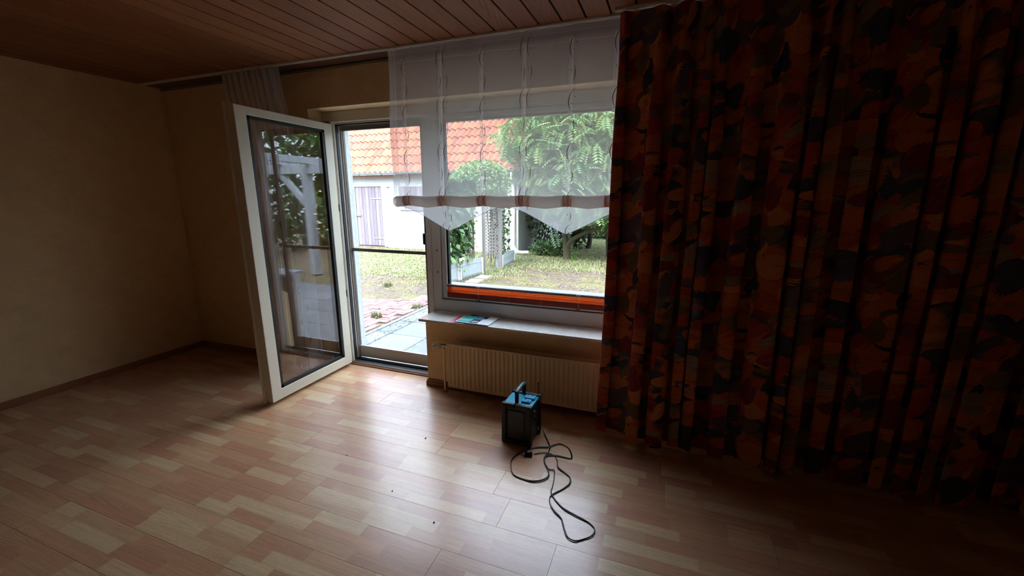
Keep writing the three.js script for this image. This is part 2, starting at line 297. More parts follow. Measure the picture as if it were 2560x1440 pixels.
{ // outer screen door of brown-grey metal with a middle rail and a bottom panel
  const d = structGroup('door_3', 'closed brown-grey metal outer door with middle rail and bottom panel', 'door');
  const za = -0.265, zb = -0.238, xa = -2.66, xb = -1.8;
  obj('stile', bx(xa, -2.608, 0.03, 2.06, za, zb, 0.004), mat.alu, d);
  obj('stile', bx(-1.86, xb, 0.03, 2.06, za, zb, 0.004), mat.alu, d);
  obj('stile_edge', bx(-2.628, -2.612, 0.04, 2.04, zb - 0.002, zb + 0.008, 0.003), mat.aluLight, d);
  obj('top_rail', bx(xa, xb, 2.035, 2.075, za + 0.001, zb - 0.001, 0.004), mat.alu, d);
  obj('middle_rail', bx(-2.61, -1.85, 1.028, 1.056, za + 0.001, zb + 0.002, 0.004), mat.alu, d);
  obj('rail_label', bx(-2.06, -1.94, 1.044, 1.052, zb + 0.002, zb + 0.0032), mat.aluLight, d);
  obj('bottom_panel', bx(-2.61, -1.85, 0.038, 0.147, za + 0.001, zb + 0.001, 0.004), mat.aluLight, d);
  obj('pane', bx(-2.61, -1.855, 1.054, 2.037, za + 0.012, za + 0.013), mat.glass, d);
  obj('pane', bx(-2.61, -1.855, 0.145, 1.03, za + 0.012, za + 0.013), mat.glass, d);
  obj('latch', [bx(-1.862, -1.832, 1.115, 1.21, zb, zb + 0.03, 0.01), bx(-1.85, -1.83, 1.19, 1.25, zb, zb + 0.014, 0.004)], mat.black, d);
  obj('keeper', bx(-1.838, -1.82, 0.96, 1.01, zb, zb + 0.012, 0.003), mat.black, d);
}
{ // window sill
  const s = thing('window_sill', 'pale speckled stone sill with dust above the radiator', 'window sill');
  obj('sill_slab', bx(PX, 0.35, SILL - 0.0205, SILL, ZF, 0.1, 0.003), mat.stone, s);
  reseed(17);
  const gr = []; for (let i = 0; i < 16; i++) { const x = i < 3 ? rr(-1.1, -0.9) : rr(-0.75, -0.35), z = rr(-0.12, 0.0), a = rr(0.0008, 0.0022); gr.push(bx(x, x + a * 2, SILL - 0.0002, SILL + a * 0.7, z, z + a)); }
  const d = obj('dirt_crumbs', gr, std(0x3c342c, 1), s); d.userData.kind = 'stuff';
}
{ // magazines on the sill
  const cover = canvasTex(512, 384, (c, w, h) => {
    c.fillStyle = '#eef3f6'; c.fillRect(0, 0, w, h);
    c.fillStyle = '#4fc3c4'; c.fillRect(14, 20, 190, 344); c.fillStyle = '#8fdcd8'; c.fillRect(14, 210, 190, 90);
    c.fillStyle = '#2d6a5e'; c.beginPath(); c.arc(120, 20, 60, 0, 7); c.fill(); c.fillStyle = '#4a3f3a'; c.beginPath(); c.arc(150, 26, 34, 0, 7); c.fill();
    c.fillStyle = '#14425e'; c.fillRect(204, 20, 170, 344); c.fillStyle = '#5aa6bb'; c.fillRect(204, 96, 120, 110); c.fillStyle = '#d88aa6'; c.beginPath(); c.ellipse(262, 66, 46, 30, 0, 0, 7); c.fill(); c.fillStyle = '#8f2740'; c.fillRect(250, 30, 60, 20);
    c.fillStyle = '#f2f5f7'; c.fillRect(330, 150, 170, 220); c.fillRect(374, 20, 126, 350);
    c.fillStyle = '#e8eef2'; for (let i = 0; i < 3; i++) c.fillRect(222, 262 + i * 26, 92, 14); c.fillStyle = '#7d8a94'; c.fillRect(350, 300, 60, 6); c.fillStyle = '#1d2b35'; c.fillRect(100, 196, 26, 8);
  }, false);
  const pink = canvasTex(256, 192, (c, w, h) => { c.fillStyle = '#e4aab4'; c.fillRect(0, 0, w, h); c.fillStyle = '#d2544c'; c.fillRect(20, 20, 60, 120); c.fillStyle = '#ece2d6'; c.fillRect(100, 30, 120, 60); c.fillStyle = '#8a5fa0'; c.fillRect(120, 120, 100, 40); c.fillStyle = '#3c3a52'; for (let i = 0; i < 5; i++) c.fillRect(30, 150 + i * 8, 60, 3); }, false);
  const leafy = (w, d, t, tex, edge, parent) => {
    obj('pages', bx(-w / 2, w / 2, 0, t, -d / 2, d / 2), edge, parent);
    const g = new THREE.PlaneGeometry(w, d); g.rotateX(-Math.PI / 2); g.translate(0, t + 0.0004, 0); obj('cover', g, std(0xffffff, 0.25, { map: tex }), parent);
  };
  const a = thing('magazine', 'pink and red brochure lying underneath the teal magazine on the sill', 'magazine', [-1.338, SILL, 0.002], 0.1); leafy(0.29, 0.2, 0.003, pink, std(0xdfb6bc, 0.6), a);
  const b = thing('magazine', 'white magazine with teal and dark blue cover on the stone sill', 'magazine', [-1.287, SILL + 0.0036, -0.008], -0.03); leafy(0.27, 0.21, 0.007, cover, std(0xd8dbe0, 0.6), b);
}
{ // orange pleated blind folded down at the foot of the pane
  const b = thing('pleated_blind', 'orange pleated window blind gathered at the foot of the pane', 'blind');
  const x0 = -1.612, x1 = 0.0, n = 4, yb = 0.714, yt = 0.803, bh = 0.04;
  obj('top_rail', bx(x0, x1, yt, yt + 0.016, -0.162, -0.138, 0.003), std(0x7b7c80, 0.4, { metalness: 0.3 }), b);
  const orange = phy(0xe0631a, 0.65, { transmission: 0.45, thickness: 0, side: THREE.DoubleSide });
  for (let k = 0; k < n; k++) {
    const ya = yb + bh + (yt - yb - bh) * (k / n), yc = yb + bh + (yt - yb - bh) * ((k + 1) / n), ym = (ya + yc) / 2;
    obj('pleat', grid(40, 4, (u, v) => { const t = v * 2 - 1; return [x0 + (x1 - x0) * u, ya + (yc - ya) * v, -0.159 + 0.022 * (1 - Math.abs(t)) + 0.001 * Math.sin(u * 30 + k)]; }), orange, b);
  }
  obj('bottom_rail', bx(x0, x1, yb, yb + bh, -0.162, -0.14, 0.004), std(0x8a2c12, 0.5), b);
  for (const x of [-1.34, -0.558]) { obj('clip', bx(x - 0.016, x + 0.016, yt + 0.006, yt + 0.019, -0.14, -0.132, 0.003), mat.white, b); obj('clip', bx(x - 0.014, x + 0.014, 0.7, 0.712, -0.148, -0.139, 0.003), std(0x8d6a55, 0.5), b); }
  const st = std(0xf2d9c4, 0.5); for (const x of [-1.335, -1.085, -0.83, -0.553]) obj('cord', cyl(0.0012, 0.0012, yt - yb, 'y', [x, (yt + yb) / 2, -0.1355], 6), st, b);
}

// ================================================================ CURTAINS
{
  const track = (label, x0, x1, z0) => {
    const r = thing('curtain_rail', label, 'curtain rail');
    obj('track', [bx(x0, x1, YC - 0.006, YC - 0.0005, z0, z0 + 0.03), bx(x0, x1, YC - 0.013, YC - 0.005, z0, z0 + 0.009, 0.002), bx(x0, x1, YC - 0.013, YC - 0.005, z0 + 0.021, z0 + 0.03, 0.002)], mat.rail, r);
  };
  track('long white curtain rail along the panelled ceiling carrying the sheer blind', XL + 0.02, XR - 0.02, 0.172);
  track('short white curtain rail above the heavy patterned curtain', -0.34, XR - 0.06, 0.24);
}
const wavy = (c, x, y0, y1, per, amp, sc, a) => { // embroidered wave of tapering arcs, faint thread and dots; units in pixels
  for (let k = -1, y = y0 - per * 0.4; y < y1; y += per, k++) {
    const arc = (ya, yb, side, wd) => { for (let pass = 0; pass < 1; pass++) { const n = 14; for (let i = 0; i < n; i++) { const t0 = i / n, t1 = (i + 1.15) / n, f = (t) => x + amp * (side < 0 ? 1.25 * (1 - t) * (1 - t) - 1.05 * Math.sin(Math.PI * (0.1 + 0.9 * t)) : 0.45 + 0.75 * Math.sin(Math.PI * (0.15 + 0.8 * t))); c.lineWidth = wd * (0.35 + 0.9 * Math.sin(Math.PI * (t0 + t1) / 2)); c.beginPath(); c.moveTo(f(t0), ya + (yb - ya) * t0); c.lineTo(f(t1), ya + (yb - ya) * t1); c.stroke(); } } };
    c.strokeStyle = `rgba(96,44,24,${a})`; arc(y, y + per * 0.43, -1, 4.0 * sc); arc(y + per * 0.58, y + per * 0.87, 1, 3.6 * sc);
    c.strokeStyle = `rgba(120,104,92,${a * 0.6})`; c.lineWidth = 1.3 * sc; c.beginPath(); for (let t = 0; t <= 20; t++) { const yy = y + per * t / 20, xx = x + amp * 1.1 * Math.sin((t / 20) * Math.PI * 2 + 1.9) + 4 * sc; t ? c.lineTo(xx, yy) : c.moveTo(xx, yy); } c.stroke();
    c.fillStyle = `rgba(40,28,30,${a})`; for (const [dx, dy] of [[1.2, 0.16], [0.4, 0.29], [-0.2, 0.66]]) { c.beginPath(); c.arc(x + dx * amp, y + per * dy, 2.6 * sc, 0, 7); c.fill(); }
  }
};
const COLS = [[-1.70, 1], [-1.42, 2], [-1.135, 1], [-0.86, 2], [-0.58, 1], [-0.33, 1]];
{ // raised sheer blind
  const b = thing('sheer_roman_blind', 'sheer white raised blind with brown embroidered waves over the window', 'blind');
  const x0 = -1.81, x1 = -0.24, yt = YC - 0.016, yr = 1.485, W = 2048, H = 1280, pm = W / (x1 - x0), zc = 0.184;
  const weave = (c, w, h, a) => { c.fillStyle = `rgba(238,236,234,${a})`; c.fillRect(0, 0, w, h); };
  const panelTex = canvasTex(W, H, (c, w, h) => {
    weave(c, w, h, 0.5);
    const hp = h / (yt - yr);
    c.fillStyle = 'rgba(214,206,196,0.18)'; c.fillRect(0, 0, w, 0.085 * hp);                        // doubled heading
    c.fillStyle = 'rgba(245,244,242,0.5)'; c.fillRect(0, 0.082 * hp, w, 4); c.fillRect(0, 0.03 * hp, w, 3);
    c.fillStyle = 'rgba(245,244,242,0.35)'; c.fillRect(0, 0, 0.03 * pm, h); c.fillRect(0.035 * pm, 0, 0.02 * pm, h);
    for (const [x, n] of COLS) {
      const px = (x - x0) * pm; c.fillStyle = 'rgba(246,246,244,0.3)'; c.fillRect(px - 0.014 * pm, 0.06 * hp, 0.028 * pm, h); c.fillStyle = 'rgba(246,246,244,0.3)'; c.fillRect(px + 0.002 * pm, 0.06 * hp, 0.01 * pm, h);
      if (n === 1) wavy(c, px + 0.004 * pm, 0.16 * hp, h, 0.283 * hp, 0.019 * pm, 1.25, 0.95); else { wavy(c, px - 0.016 * pm, 0.13 * hp, h, 0.283 * hp, 0.016 * pm, 1.15, 0.92); wavy(c, px + 0.03 * pm, 0.13 * hp, h, 0.283 * hp, 0.016 * pm, 1.15, 0.8); }
    }
  }, false);
  const sheer = (tex, tr = 0.5) => phy(0xffffff, 0.95, { map: tex, transparent: true, transmission: tr, thickness: 0, side: THREE.DoubleSide, specularIntensity: 0.2 });
  const ripple = (x, y) => 0.004 * Math.sin(x * 17 + 1) + 0.003 * Math.sin(x * 41 + y * 2) + 0.006 * Math.sin((x + 1.7) * 22.8) * sstep(1.2, 2.4, y);
  obj('fabric', grid(160, 24, (u, v) => { const y = yt + (yr - yt) * v, x = x0 + (x1 - x0) * u - 0.022 * v * (1 - u) + 0.006 * Math.sin(v * 9) * (1 - sstep(0, 0.05, u)); return [x, y, zc + ripple(x, y)]; }, (u, v) => [u, 1 - v]), sheer(panelTex), b);
  const rollTex = canvasTex(2048, 256, (c, w, h) => {
    c.fillStyle = 'rgba(232,224,218,0.86)'; c.fillRect(0, 0, w, h);
    for (const [x, n] of COLS) { const px = (x - x0) * pm; for (let i = 0; i < 60; i++) { c.strokeStyle = `rgba(${158 + rnd() * 30},${96 + rnd() * 30},${72 + rnd() * 30},0.3)`; c.lineWidth = 3 + rnd() * 9; const xx = px + (rnd() - 0.5) * (n === 2 ? 0.085 : 0.06) * pm; c.beginPath(); c.moveTo(xx, rnd() * h); c.quadraticCurveTo(xx + 20 * (rnd() - 0.5), h * rnd(), xx + 14 * (rnd() - 0.5), rnd() * h); c.stroke(); } c.strokeStyle = 'rgba(120,40,26,0.9)'; c.lineWidth = 5; c.beginPath(); c.moveTo(px - 14, 0); c.quadraticCurveTo(px - 44, h * 0.3, px - 10, h * 0.5); c.stroke(); }
    c.strokeStyle = 'rgba(170,140,132,0.5)'; c.lineWidth = 2; for (let k = 0; k < 5; k++) { c.beginPath(); for (let i = 0; i <= 60; i++) { const xx = i / 60 * w, yy = h * (0.46 + k * 0.018) + 3 * Math.sin(i * 0.6 + k); i ? c.lineTo(xx, yy) : c.moveTo(xx, yy); } c.stroke(); }
  });
  const sag = (x) => { let d = 9; for (const [c] of COLS) d = Math.min(d, Math.abs(x - c)); return clamp(d / 0.14); };
  obj('rolled_folds', grid(150, 20, (u, v) => { const x = x0 - 0.012 + (x1 - x0 + 0.012) * u, t = v * Math.PI * 2, s = sag(x), end = sstep(0, 0.012, u); const ry = (0.034 + 0.004 * s) * (0.72 + 0.28 * end), rz = (0.024 + 0.007 * s) * (0.6 + 0.4 * end), yc = 1.477 - 0.011 * s; return [x, yc + ry * Math.cos(t) - 0.004 * Math.cos(2 * t), zc + 0.004 + rz * Math.sin(t)]; }, (u, v) => [u, 1 - v]), phy(0xffffff, 0.95, { map: rollTex, transparent: true, transmission: 0.3, thickness: 0, side: THREE.DoubleSide, specularIntensity: 0.2 }), b);
  const drop = (x) => { const t = clamp(Math.abs(((x + 1.392 + 4.025) % 0.805 + 0.805) % 0.805 - 0.4025) / 0.4025); const s = 1 - t; /* t=1 at points */ return 0.006 + 0.165 * (t * t * (3 - 2 * t) * 0.45 + Math.pow(t, 2.0) * 0.35 + t * 0.2); };
  const valTex = canvasTex(2048, 256, (c, w, h) => { weave(c, w, h, 0.62); for (const [x, n] of COLS) { const px = (x - x0) * pm; if (n === 1) wavy(c, px, 10, h, 220, 0.016 * pm, 1.2, 0.85); else { wavy(c, px - 0.016 * pm, 10, h, 220, 0.014 * pm, 1.1, 0.85); wavy(c, px + 0.028 * pm, 30, h, 220, 0.014 * pm, 1.1, 0.75); } } }, false);
  obj('scalloped_hem', grid(240, 8, (u, v) => { const x = x0 + 0.03 + (x1 - x0 - 0.03) * u; const y = 1.442 - drop(x) * v; return [x, y, zc - 0.006 + ripple(x, 1.3) * 0.8]; }, (u, v) => { const x = x0 + 0.03 + (x1 - x0 - 0.03) * u; return [(x - x0) / (x1 - x0), 1 - drop(x) * v / 0.2]; }), sheer(valTex), b);
  obj('hem_edge', new THREE.TubeGeometry(new THREE.CatmullRomCurve3(Array.from({ length: 160 }, (_, i) => { const x = x0 + 0.03 + (x1 - x0 - 0.03) * i / 159; return V(x, 1.442 - drop(x), zc - 0.006 + ripple(x, 1.3) * 0.8); })), 320, 0.0013, 5), std(0xbdb9b6, 0.8), b);
}
{ // sheer curtain pushed aside behind the open door leaf
  const c = thing('sheer_curtain', 'long sheer white curtain gathered behind the open glass door', 'curtain');
  const x0 = -3.34, x1 = -2.79, yt = YC - 0.016, W = 1024, H = 2048;
  const tex = canvasTex(W, H, (g, w, h) => { g.fillStyle = 'rgba(240,240,240,0.5)'; g.fillRect(0, 0, w, h); for (let k = 0; k < 5; k++) wavy(g, (k + 0.5) / 5 * w, 60, h, 0.283 / 2.43 * h, 14, 0.8, 0.6); }, false);
  obj('fabric', grid(260, 40, (u, v) => { const y = yt + (0.012 - yt) * v, ph = u * Math.PI * 2 * 9 + 0.6 * Math.sin(u * 11), A = 0.018 + 0.022 * v, flare = sstep(0.82, 1, v); return [x0 + (x1 - x0) * u * (1 + 0.06 * v) - 0.012 * Math.sin(2 * ph) + 0.02 * Math.sin(v * 3), y, 0.187 - 0.1 * sstep(0, 0.35, v) + A * Math.sin(ph + v) + flare * 0.03 * Math.sin(u * 23)]; }, (u, v) => [u, 1 - v]),
    phy(0xffffff, 0.95, { map: tex, transparent: true, transmission: 0.45, thickness: 0, side: THREE.DoubleSide, specularIntensity: 0.2 }), c);
}
{ // heavy printed curtain
  reseed(29);
  const cols = ['#d97b45', '#d4703a', '#e09660', '#b8443a', '#8e3048', '#4c5078', '#3c4262', '#6e6484', '#7d6a4a', '#8d7d66', '#a89a90', '#c85a30', '#cf8450', '#c04e38'];
  const tex = canvasTex(2048, 2048, (c, w, h) => {
    c.fillStyle = '#d0743e'; c.fillRect(0, 0, w, h);
    const blob = (x, y, s, rot, col) => { // brush-painted leaf: rounded on one side, feathered on the other
      const n = 90, pts = [], k1 = rr(0, 6), el = rr(0.5, 0.85);
      for (let i = 0; i < n; i++) { const t = i / n * Math.PI * 2, fe = sstep(-0.2, 0.7, Math.cos(t)), r = s * (0.8 + 0.14 * Math.sin(2 * t + k1) + 0.1 * Math.sin(3 * t + k1 * 2) + (i % 3 ? 0.04 : -0.2) * fe * rr(0.4, 1.4)); pts.push([Math.cos(t) * r * 1.15, Math.sin(t) * r * el]); }
      const streaks = Array.from({ length: 22 }, () => [rr(-1.1, 0.8), rr(-0.8, 0.8), rr(0.2, 0.8), rnd()]);
      for (const ox of [-w, 0, w]) for (const oy of [-h, 0, h]) {
        if (x + ox < -2 * s || x + ox > w + 2 * s || y + oy < -2 * s || y + oy > h + 2 * s) continue;
        c.save(); c.translate(x + ox, y + oy); c.rotate(rot); c.fillStyle = col; c.beginPath(); pts.forEach((p, i) => (i ? c.lineTo(...p) : c.moveTo(...p))); c.closePath(); c.fill();
        c.clip(); for (const [a, b, l, q] of streaks) { c.strokeStyle = q > 0.5 ? 'rgba(255,226,180,0.16)' : 'rgba(30,16,30,0.2)'; c.lineWidth = 3 + q * 9; c.beginPath(); c.moveTo(a * s, b * s); c.quadraticCurveTo(a * s + l * s * 0.5, b * s + 0.08 * s, a * s + l * s, b * s - 0.05 * s); c.stroke(); }
        c.restore();
      }
    };
    for (let i = 0; i < 330; i++) blob(rnd() * w, rnd() * h, rr(80, 215), rr(-1.3, 0.3) + (rnd() < 0.4 ? Math.PI : 0), cols[Math.floor(rnd() * cols.length)]);
    for (let i = 0; i < 60; i++) { const x = rnd() * w, y = rnd() * h; c.strokeStyle = rnd() > 0.4 ? 'rgba(34,32,52,0.75)' : 'rgba(110,30,40,0.7)'; for (let k = 0; k < 6; k++) { c.lineWidth = rr(2, 5); c.beginPath(); c.moveTo(x + k * 9, y + k * 9); c.quadraticCurveTo(x + k * 9 + 40, y - 14 + k * 9, x + k * 9 + rr(60, 100), y - rr(20, 44) + k * 9); c.stroke(); } }
  });
  const cu = thing('patterned_curtain', 'heavy pleated curtain printed with orange, rust and navy leaf shapes', 'curtain');
  const x0 = -0.312, x1 = 1.78, W = x1 - x0, yt = YC - 0.02, yb = 0.035;
  const ph = (s) => 2 * Math.PI * (17.5 * s + 0.3 * Math.sin(s * 25 + 1) + 0.16 * Math.sin(s * 57)) - 1.95;
  const f = (s, v) => {
    const p = ph(s), A = (0.026 + 0.022 * sstep(0, 0.5, v)) * (0.3 + 0.7 * sstep(0, 0.025, s)) * (0.82 + 0.26 * Math.sin(s * 43 + 2) + 0.12 * Math.sin(v * 5 + s * 19)), y = yt + (yb + 0.012 * Math.sin(s * 37) - yt) * v;
    const edge = sstep(0.03, 0, s);
    return [x0 + W * s - 0.021 * Math.sin(2 * p) * sstep(0, 0.3, v) + 0.012 * Math.sin(v * 4 + s * 8) * v - 0.012 * edge * v, y, 0.26 + (sstep(0, 0.25, v)) * (-0.012 + 0.042 * sstep(0, 0.11, s)) + A * Math.sin(p + 0.5 * Math.sin(v * 3 + s * 6)) - 0.008 * edge + 0.01 * v * Math.sin(s * 19)];
  };
  obj('fabric', grid(1100, 60, f, (s, v) => [s * W * 1.75 / 1.05, (1 - v) * 2.4 / 1.05]), phy(0xdccabf, 0.9, { map: tex, side: THREE.DoubleSide, sheen: 0.25, sheenRoughness: 0.6, sheenColor: new THREE.Color(0x6b4630) }), cu);
  obj('heading_tape', grid(1100, 2, (s, v) => { const q = f(s, 0.008 + 0.03 * v); return [q[0], q[1], q[2] - 0.004]; }), std(0x6f655a, 0.9, { side: THREE.DoubleSide }), cu);
  for (let k = 0; k < 22; k++) { const s = (k + 0.35) / 22, q = f(s, 0); obj('glider', bx(q[0] - 0.006, q[0] + 0.006, yt - 0.004, yt + 0.008, 0.273, 0.285, 0.002), mat.white, cu); }
}

// ================================================================ RADIATOR
{
  const r = thing('radiator', 'cream ribbed panel radiator mounted under the window sill', 'radiator');
  const x0 = -1.497, x1 = 0.02, y0 = 0.068, y1 = 0.412, zf = 0.1, zb = 0.05, n = Math.round((x1 - x0) / 0.0335);
  const pro = (u) => { const t = (u * n) % 1; return 0.5 - 0.5 * Math.cos(clamp(t < 0.5 ? (t - 0.12) / 0.26 : (0.88 - t) / 0.26, 0, 1) * Math.PI); };
  obj('front_panel', grid(n * 12, 10, (u, v) => { const d = sstep(0, 0.09, v) * sstep(1, 0.91, v); return [x0 + (x1 - x0) * u, y0 + (y1 - y0) * v, zf - 0.008 + 0.0095 * pro(u) * d + 0.003 * (1 - d)]; }), mat.rad, r);
  obj('top_edge', [bx(x0, x1, y1 - 0.006, y1 + 0.004, zf - 0.016, zf - 0.002, 0.003), bx(x0, x1, y0 - 0.004, y0 + 0.006, zf - 0.016, zf - 0.002, 0.003), bx(x0 - 0.003, x0 + 0.006, y0, y1, zf - 0.016, zf - 0.002, 0.003), bx(x1 - 0.006, x1 + 0.003, y0, y1, zf - 0.016, zf - 0.002, 0.003)], mat.rad, r);
  obj('back_panel', [bx(x0, x1, y0, y1, zf - 0.02, zf - 0.012), bx(x0 + 0.02, x1, y0 + 0.01, y1 + 0.008, 0.034, 0.04, 0.002)], mat.rad, r);
  for (const x of [-1.3, -0.2]) obj('bracket', bx(x, x + 0.03, 0.12, 0.36, 0.001, 0.034), mat.rad, r);
  obj('supply_pipe', new THREE.TubeGeometry(new THREE.CatmullRomCurve3([V(-1.548, 0.004, 0.056), V(-1.548, 0.2, 0.056), V(-1.545, 0.345, 0.058), V(-1.538, 0.376, 0.06), V(-1.495, 0.382, 0.07)]), 40, 0.0085, 10), mat.rad, r);
  obj('floor_rosette', [cyl(0.022, 0.018, 0.008, 'y', [-1.548, 0.0045, 0.056], 20)], mat.skirting, r);
  obj('valve_body', [cyl(0.013, 0.013, 0.036, 'x', [-1.55, 0.385, 0.06], 14), cyl(0.011, 0.011, 0.03, 'y', [-1.545, 0.372, 0.06], 12)], mat.chrome, r);
  const th = obj('thermostat_head', [plain(new THREE.LatheGeometry([[0.001, 0], [0.018, 0], [0.021, 0.006], [0.022, 0.05], [0.019, 0.058], [0.012, 0.06], [0.012, 0.068], [0.001, 0.068]].map((p) => new THREE.Vector2(...p)), 24)), ...Array.from({ length: 16 }, (_, i) => { const g = bx(-0.0016, 0.0016, 0.008, 0.046, 0.0205, 0.0238); g.rotateY(i / 16 * Math.PI * 2); return g; })], mat.white, r);
  th.position.set(-1.565 - 0.068, 0.37, 0.072); th.rotation.set(0, 0.12, -Math.PI / 2 + 0.18);
}

// ================================================================ RADIO WITH ITS CORD
{
  const R = [-0.775, 0, 0.452], r = thing('site_radio', 'black and teal rugged work radio with carrying handle on the floor', 'radio', R, -0.03);
  const w = 0.197, h = 0.272, d = 0.205, blk = std(0x090a0b, 0.5), rub = std(0x0c0d0e, 0.55), teal = phy(0x0f8fae, 0.3, { clearcoat: 0.3, clearcoatRoughness: 0.3 }), grey = std(0x2b3134, 0.45);
  obj('body', bx(-w / 2 + 0.012, w / 2 - 0.012, 0.014, h - 0.014, -d / 2 + 0.012, d / 2 - 0.014, 0.012), blk, r);
  const roll = (z0, z1, n) => { const o = 0.034, q = []; const post = (x, y) => bx(x - o / 2, x + o / 2, y - o / 2, y + o / 2, z0, z1, 0.009); for (const x of [-w / 2 + o / 2, w / 2 - o / 2]) { q.push(bx(x - o / 2, x + o / 2, 0.002, h, z0, z1, 0.01)); } q.push(bx(-w / 2 + 0.02, w / 2 - 0.02, 0.004, 0.034, z0 + 0.002, z1 - 0.002, 0.008), bx(-w / 2 + 0.02, -0.012, h - 0.03, h - 0.001, z0 + 0.002, z1 - 0.002, 0.008), bx(-0.008, w / 2 - 0.02, h - 0.03, h - 0.001, z0 + 0.002, z1 - 0.002, 0.008)); return obj(n, q, rub, r); };
  roll(d / 2 - 0.034, d / 2, 'front_bumper'); roll(-d / 2, -d / 2 + 0.034, 'rear_bumper');
  obj('speaker_grille', bx(-0.058, 0.05, 0.045, h - 0.045, d / 2 - 0.016, d / 2 - 0.009, 0.014), std(0x121b1d, 0.35), r);
  for (let k = 0; k < 4; k++) obj('screw', cyl(0.005, 0.005, 0.003, 'z', [k % 2 ? 0.078 : -0.078, k < 2 ? 0.03 : h - 0.03, d / 2 + 0.0005], 10), grey, r);
  obj('top_plate', bx(-w / 2 + 0.008, w / 2 - 0.008, h - 0.022, h - 0.008, -d / 2 + 0.036, d / 2 - 0.036, 0.004), teal, r);
  obj('control_panel', [bx(0.012, w / 2 - 0.018, h - 0.012, h + 0.006, -0.052, -0.006, 0.004), bx(0.012, w / 2 - 0.03, h - 0.012, h + 0.004, 0.004, 0.046, 0.004)], teal, r);
  for (const [x, z] of [[0.03, -0.04], [0.058, -0.04], [0.03, 0.014], [0.055, 0.036]]) obj('button', cyl(0.004, 0.004, 0.004, 'y', [x, h + 0.006, z], 10), blk, r);
  const hx = -0.012;
  for (const z of [0.046, -0.082]) obj('handle_post', bx(hx - 0.012, hx + 0.012, h - 0.012, h + 0.062, z, z + 0.018, 0.006), rub, r);
  const grip = obj('handle_grip', taperTube([[hx, h + 0.06, 0.06], [hx, h + 0.069, 0.03], [hx, h + 0.071, -0.01], [hx, h + 0.069, -0.05], [hx, h + 0.06, -0.078]], [0.0105, 0.0115, 0.0115, 0.0115, 0.0105], 10, 16), std(0x35606a, 0.4), r); grip.userData.label = 'teal-grey handle grip';
  for (const [x, y, z] of [[1, 0.2, 0.02], [1, 0.15, 0.0], [1, 0.06, -0.04]]) obj('side_knob', cyl(0.016, 0.014, 0.012, 'x', [w / 2 - 0.008, y, z], 16), grey, r);
  obj('antenna', [cyl(0.0028, 0.0028, 0.075, 'y', [w / 2 - 0.02, h + 0.034, -d / 2 + 0.02], 8), cyl(0.0045, 0.0045, 0.012, 'y', [w / 2 - 0.02, h + 0.074, -d / 2 + 0.02], 8)], blk, r);
  // the cord lies on the floor: picture points turned to floor points
  const fl = (a, b) => { const d0 = V((1200 + a / 3.2735 - 1280) / 1040.2, -(940 + b / 3.2735 - 720) / 1040.2, -1).applyEuler(camera.rotation), t = -1.5 / d0.y; return V(d0.x * t, 0, 2.712 + d0.z * t); };
  const path = [[512, 462], [540, 510], [562, 560], [568, 595], [558, 632], [527, 668], [530, 720], [556, 775], [557, 822], [512, 852], [440, 864], [350, 845], [275, 810], [253, 750], [258, 690], [290, 655], [390, 605], [470, 585], [565, 583], [600, 570], [655, 557], [710, 585], [740, 630], [742, 680], [700, 672], [640, 657], [590, 650], [548, 655], [524, 690], [540, 740], [562, 768], [600, 775], [607, 820], [592, 915], [580, 952], [618, 1020], [680, 1085], [790, 1150], [895, 1208], [938, 1262], [920, 1310], [840, 1342], [770, 1353], [715, 1325], [685, 1250], [660, 1165], [605, 1105], [572, 1040], [572, 995], [600, 970], [680, 925], [732, 880], [730, 830], [690, 790], [640, 750], [632, 700], [610, 660], [570, 640], [500, 635], [440, 644]];
  reseed(31);
  const strand = (off, lift) => { const pts = path.map(([a, b], i) => { const p = fl(a + off * (4 + 5 * Math.sin(i * 0.9)), b + off * (5 + 5 * Math.cos(i * 0.7))); return V(p.x - R[0], 0.003 + lift + 0.0022 * (1 + Math.sin(i * 2.1)) * 0.5, p.z - R[2]); }); pts[0].y = 0.02; return new THREE.TubeGeometry(new THREE.CatmullRomCurve3(pts), 620, 0.0026, 7); };
  const cord = obj('power_cord', [plain(strand(0, 0)), plain(strand(0.8, 0.0005))], std(0x0b0b0c, 0.45), r); cord.rotation.y = 0.03;
  const pl = fl(408, 652), plug = sub('plug', r); plug.position.set(pl.x - R[0], 0.012, pl.z - R[2]); plug.rotation.y = 0.3;
  obj('plug_body', [cyl(0.008, 0.016, 0.03, 'x', [0.005, 0, 0], 12), cyl(0.017, 0.017, 0.014, 'x', [-0.016, 0, 0], 14)].map((g) => g), std(0x0d0d0e, 0.5), plug);
  obj('plug_pin', [cyl(0.0024, 0.0024, 0.019, 'x', [-0.032, 0, 0.0095], 8), cyl(0.0024, 0.0024, 0.019, 'x', [-0.032, 0, -0.0095], 8)], mat.chrome, plug);
}
{ // crumbs on the floor
  for (const [x, z, s] of [[-1.342, 0.678, 0.006], [-1.684, 0.995, 0.004], [-0.929, 1.27, 0.005], [-1.244, 1.158, 0.004]]) {
    const g = new THREE.IcosahedronGeometry(s, 0); g.scale(0.8, 0.5, 1.2); g.translate(x, s * 0.42, z);
    tag(obj('floor_crumb', g, std(0x17120e, 0.9)), 'tiny dark crumb lying on the laminate boards', 'crumb', 'crumbs on the floor');
  }
}

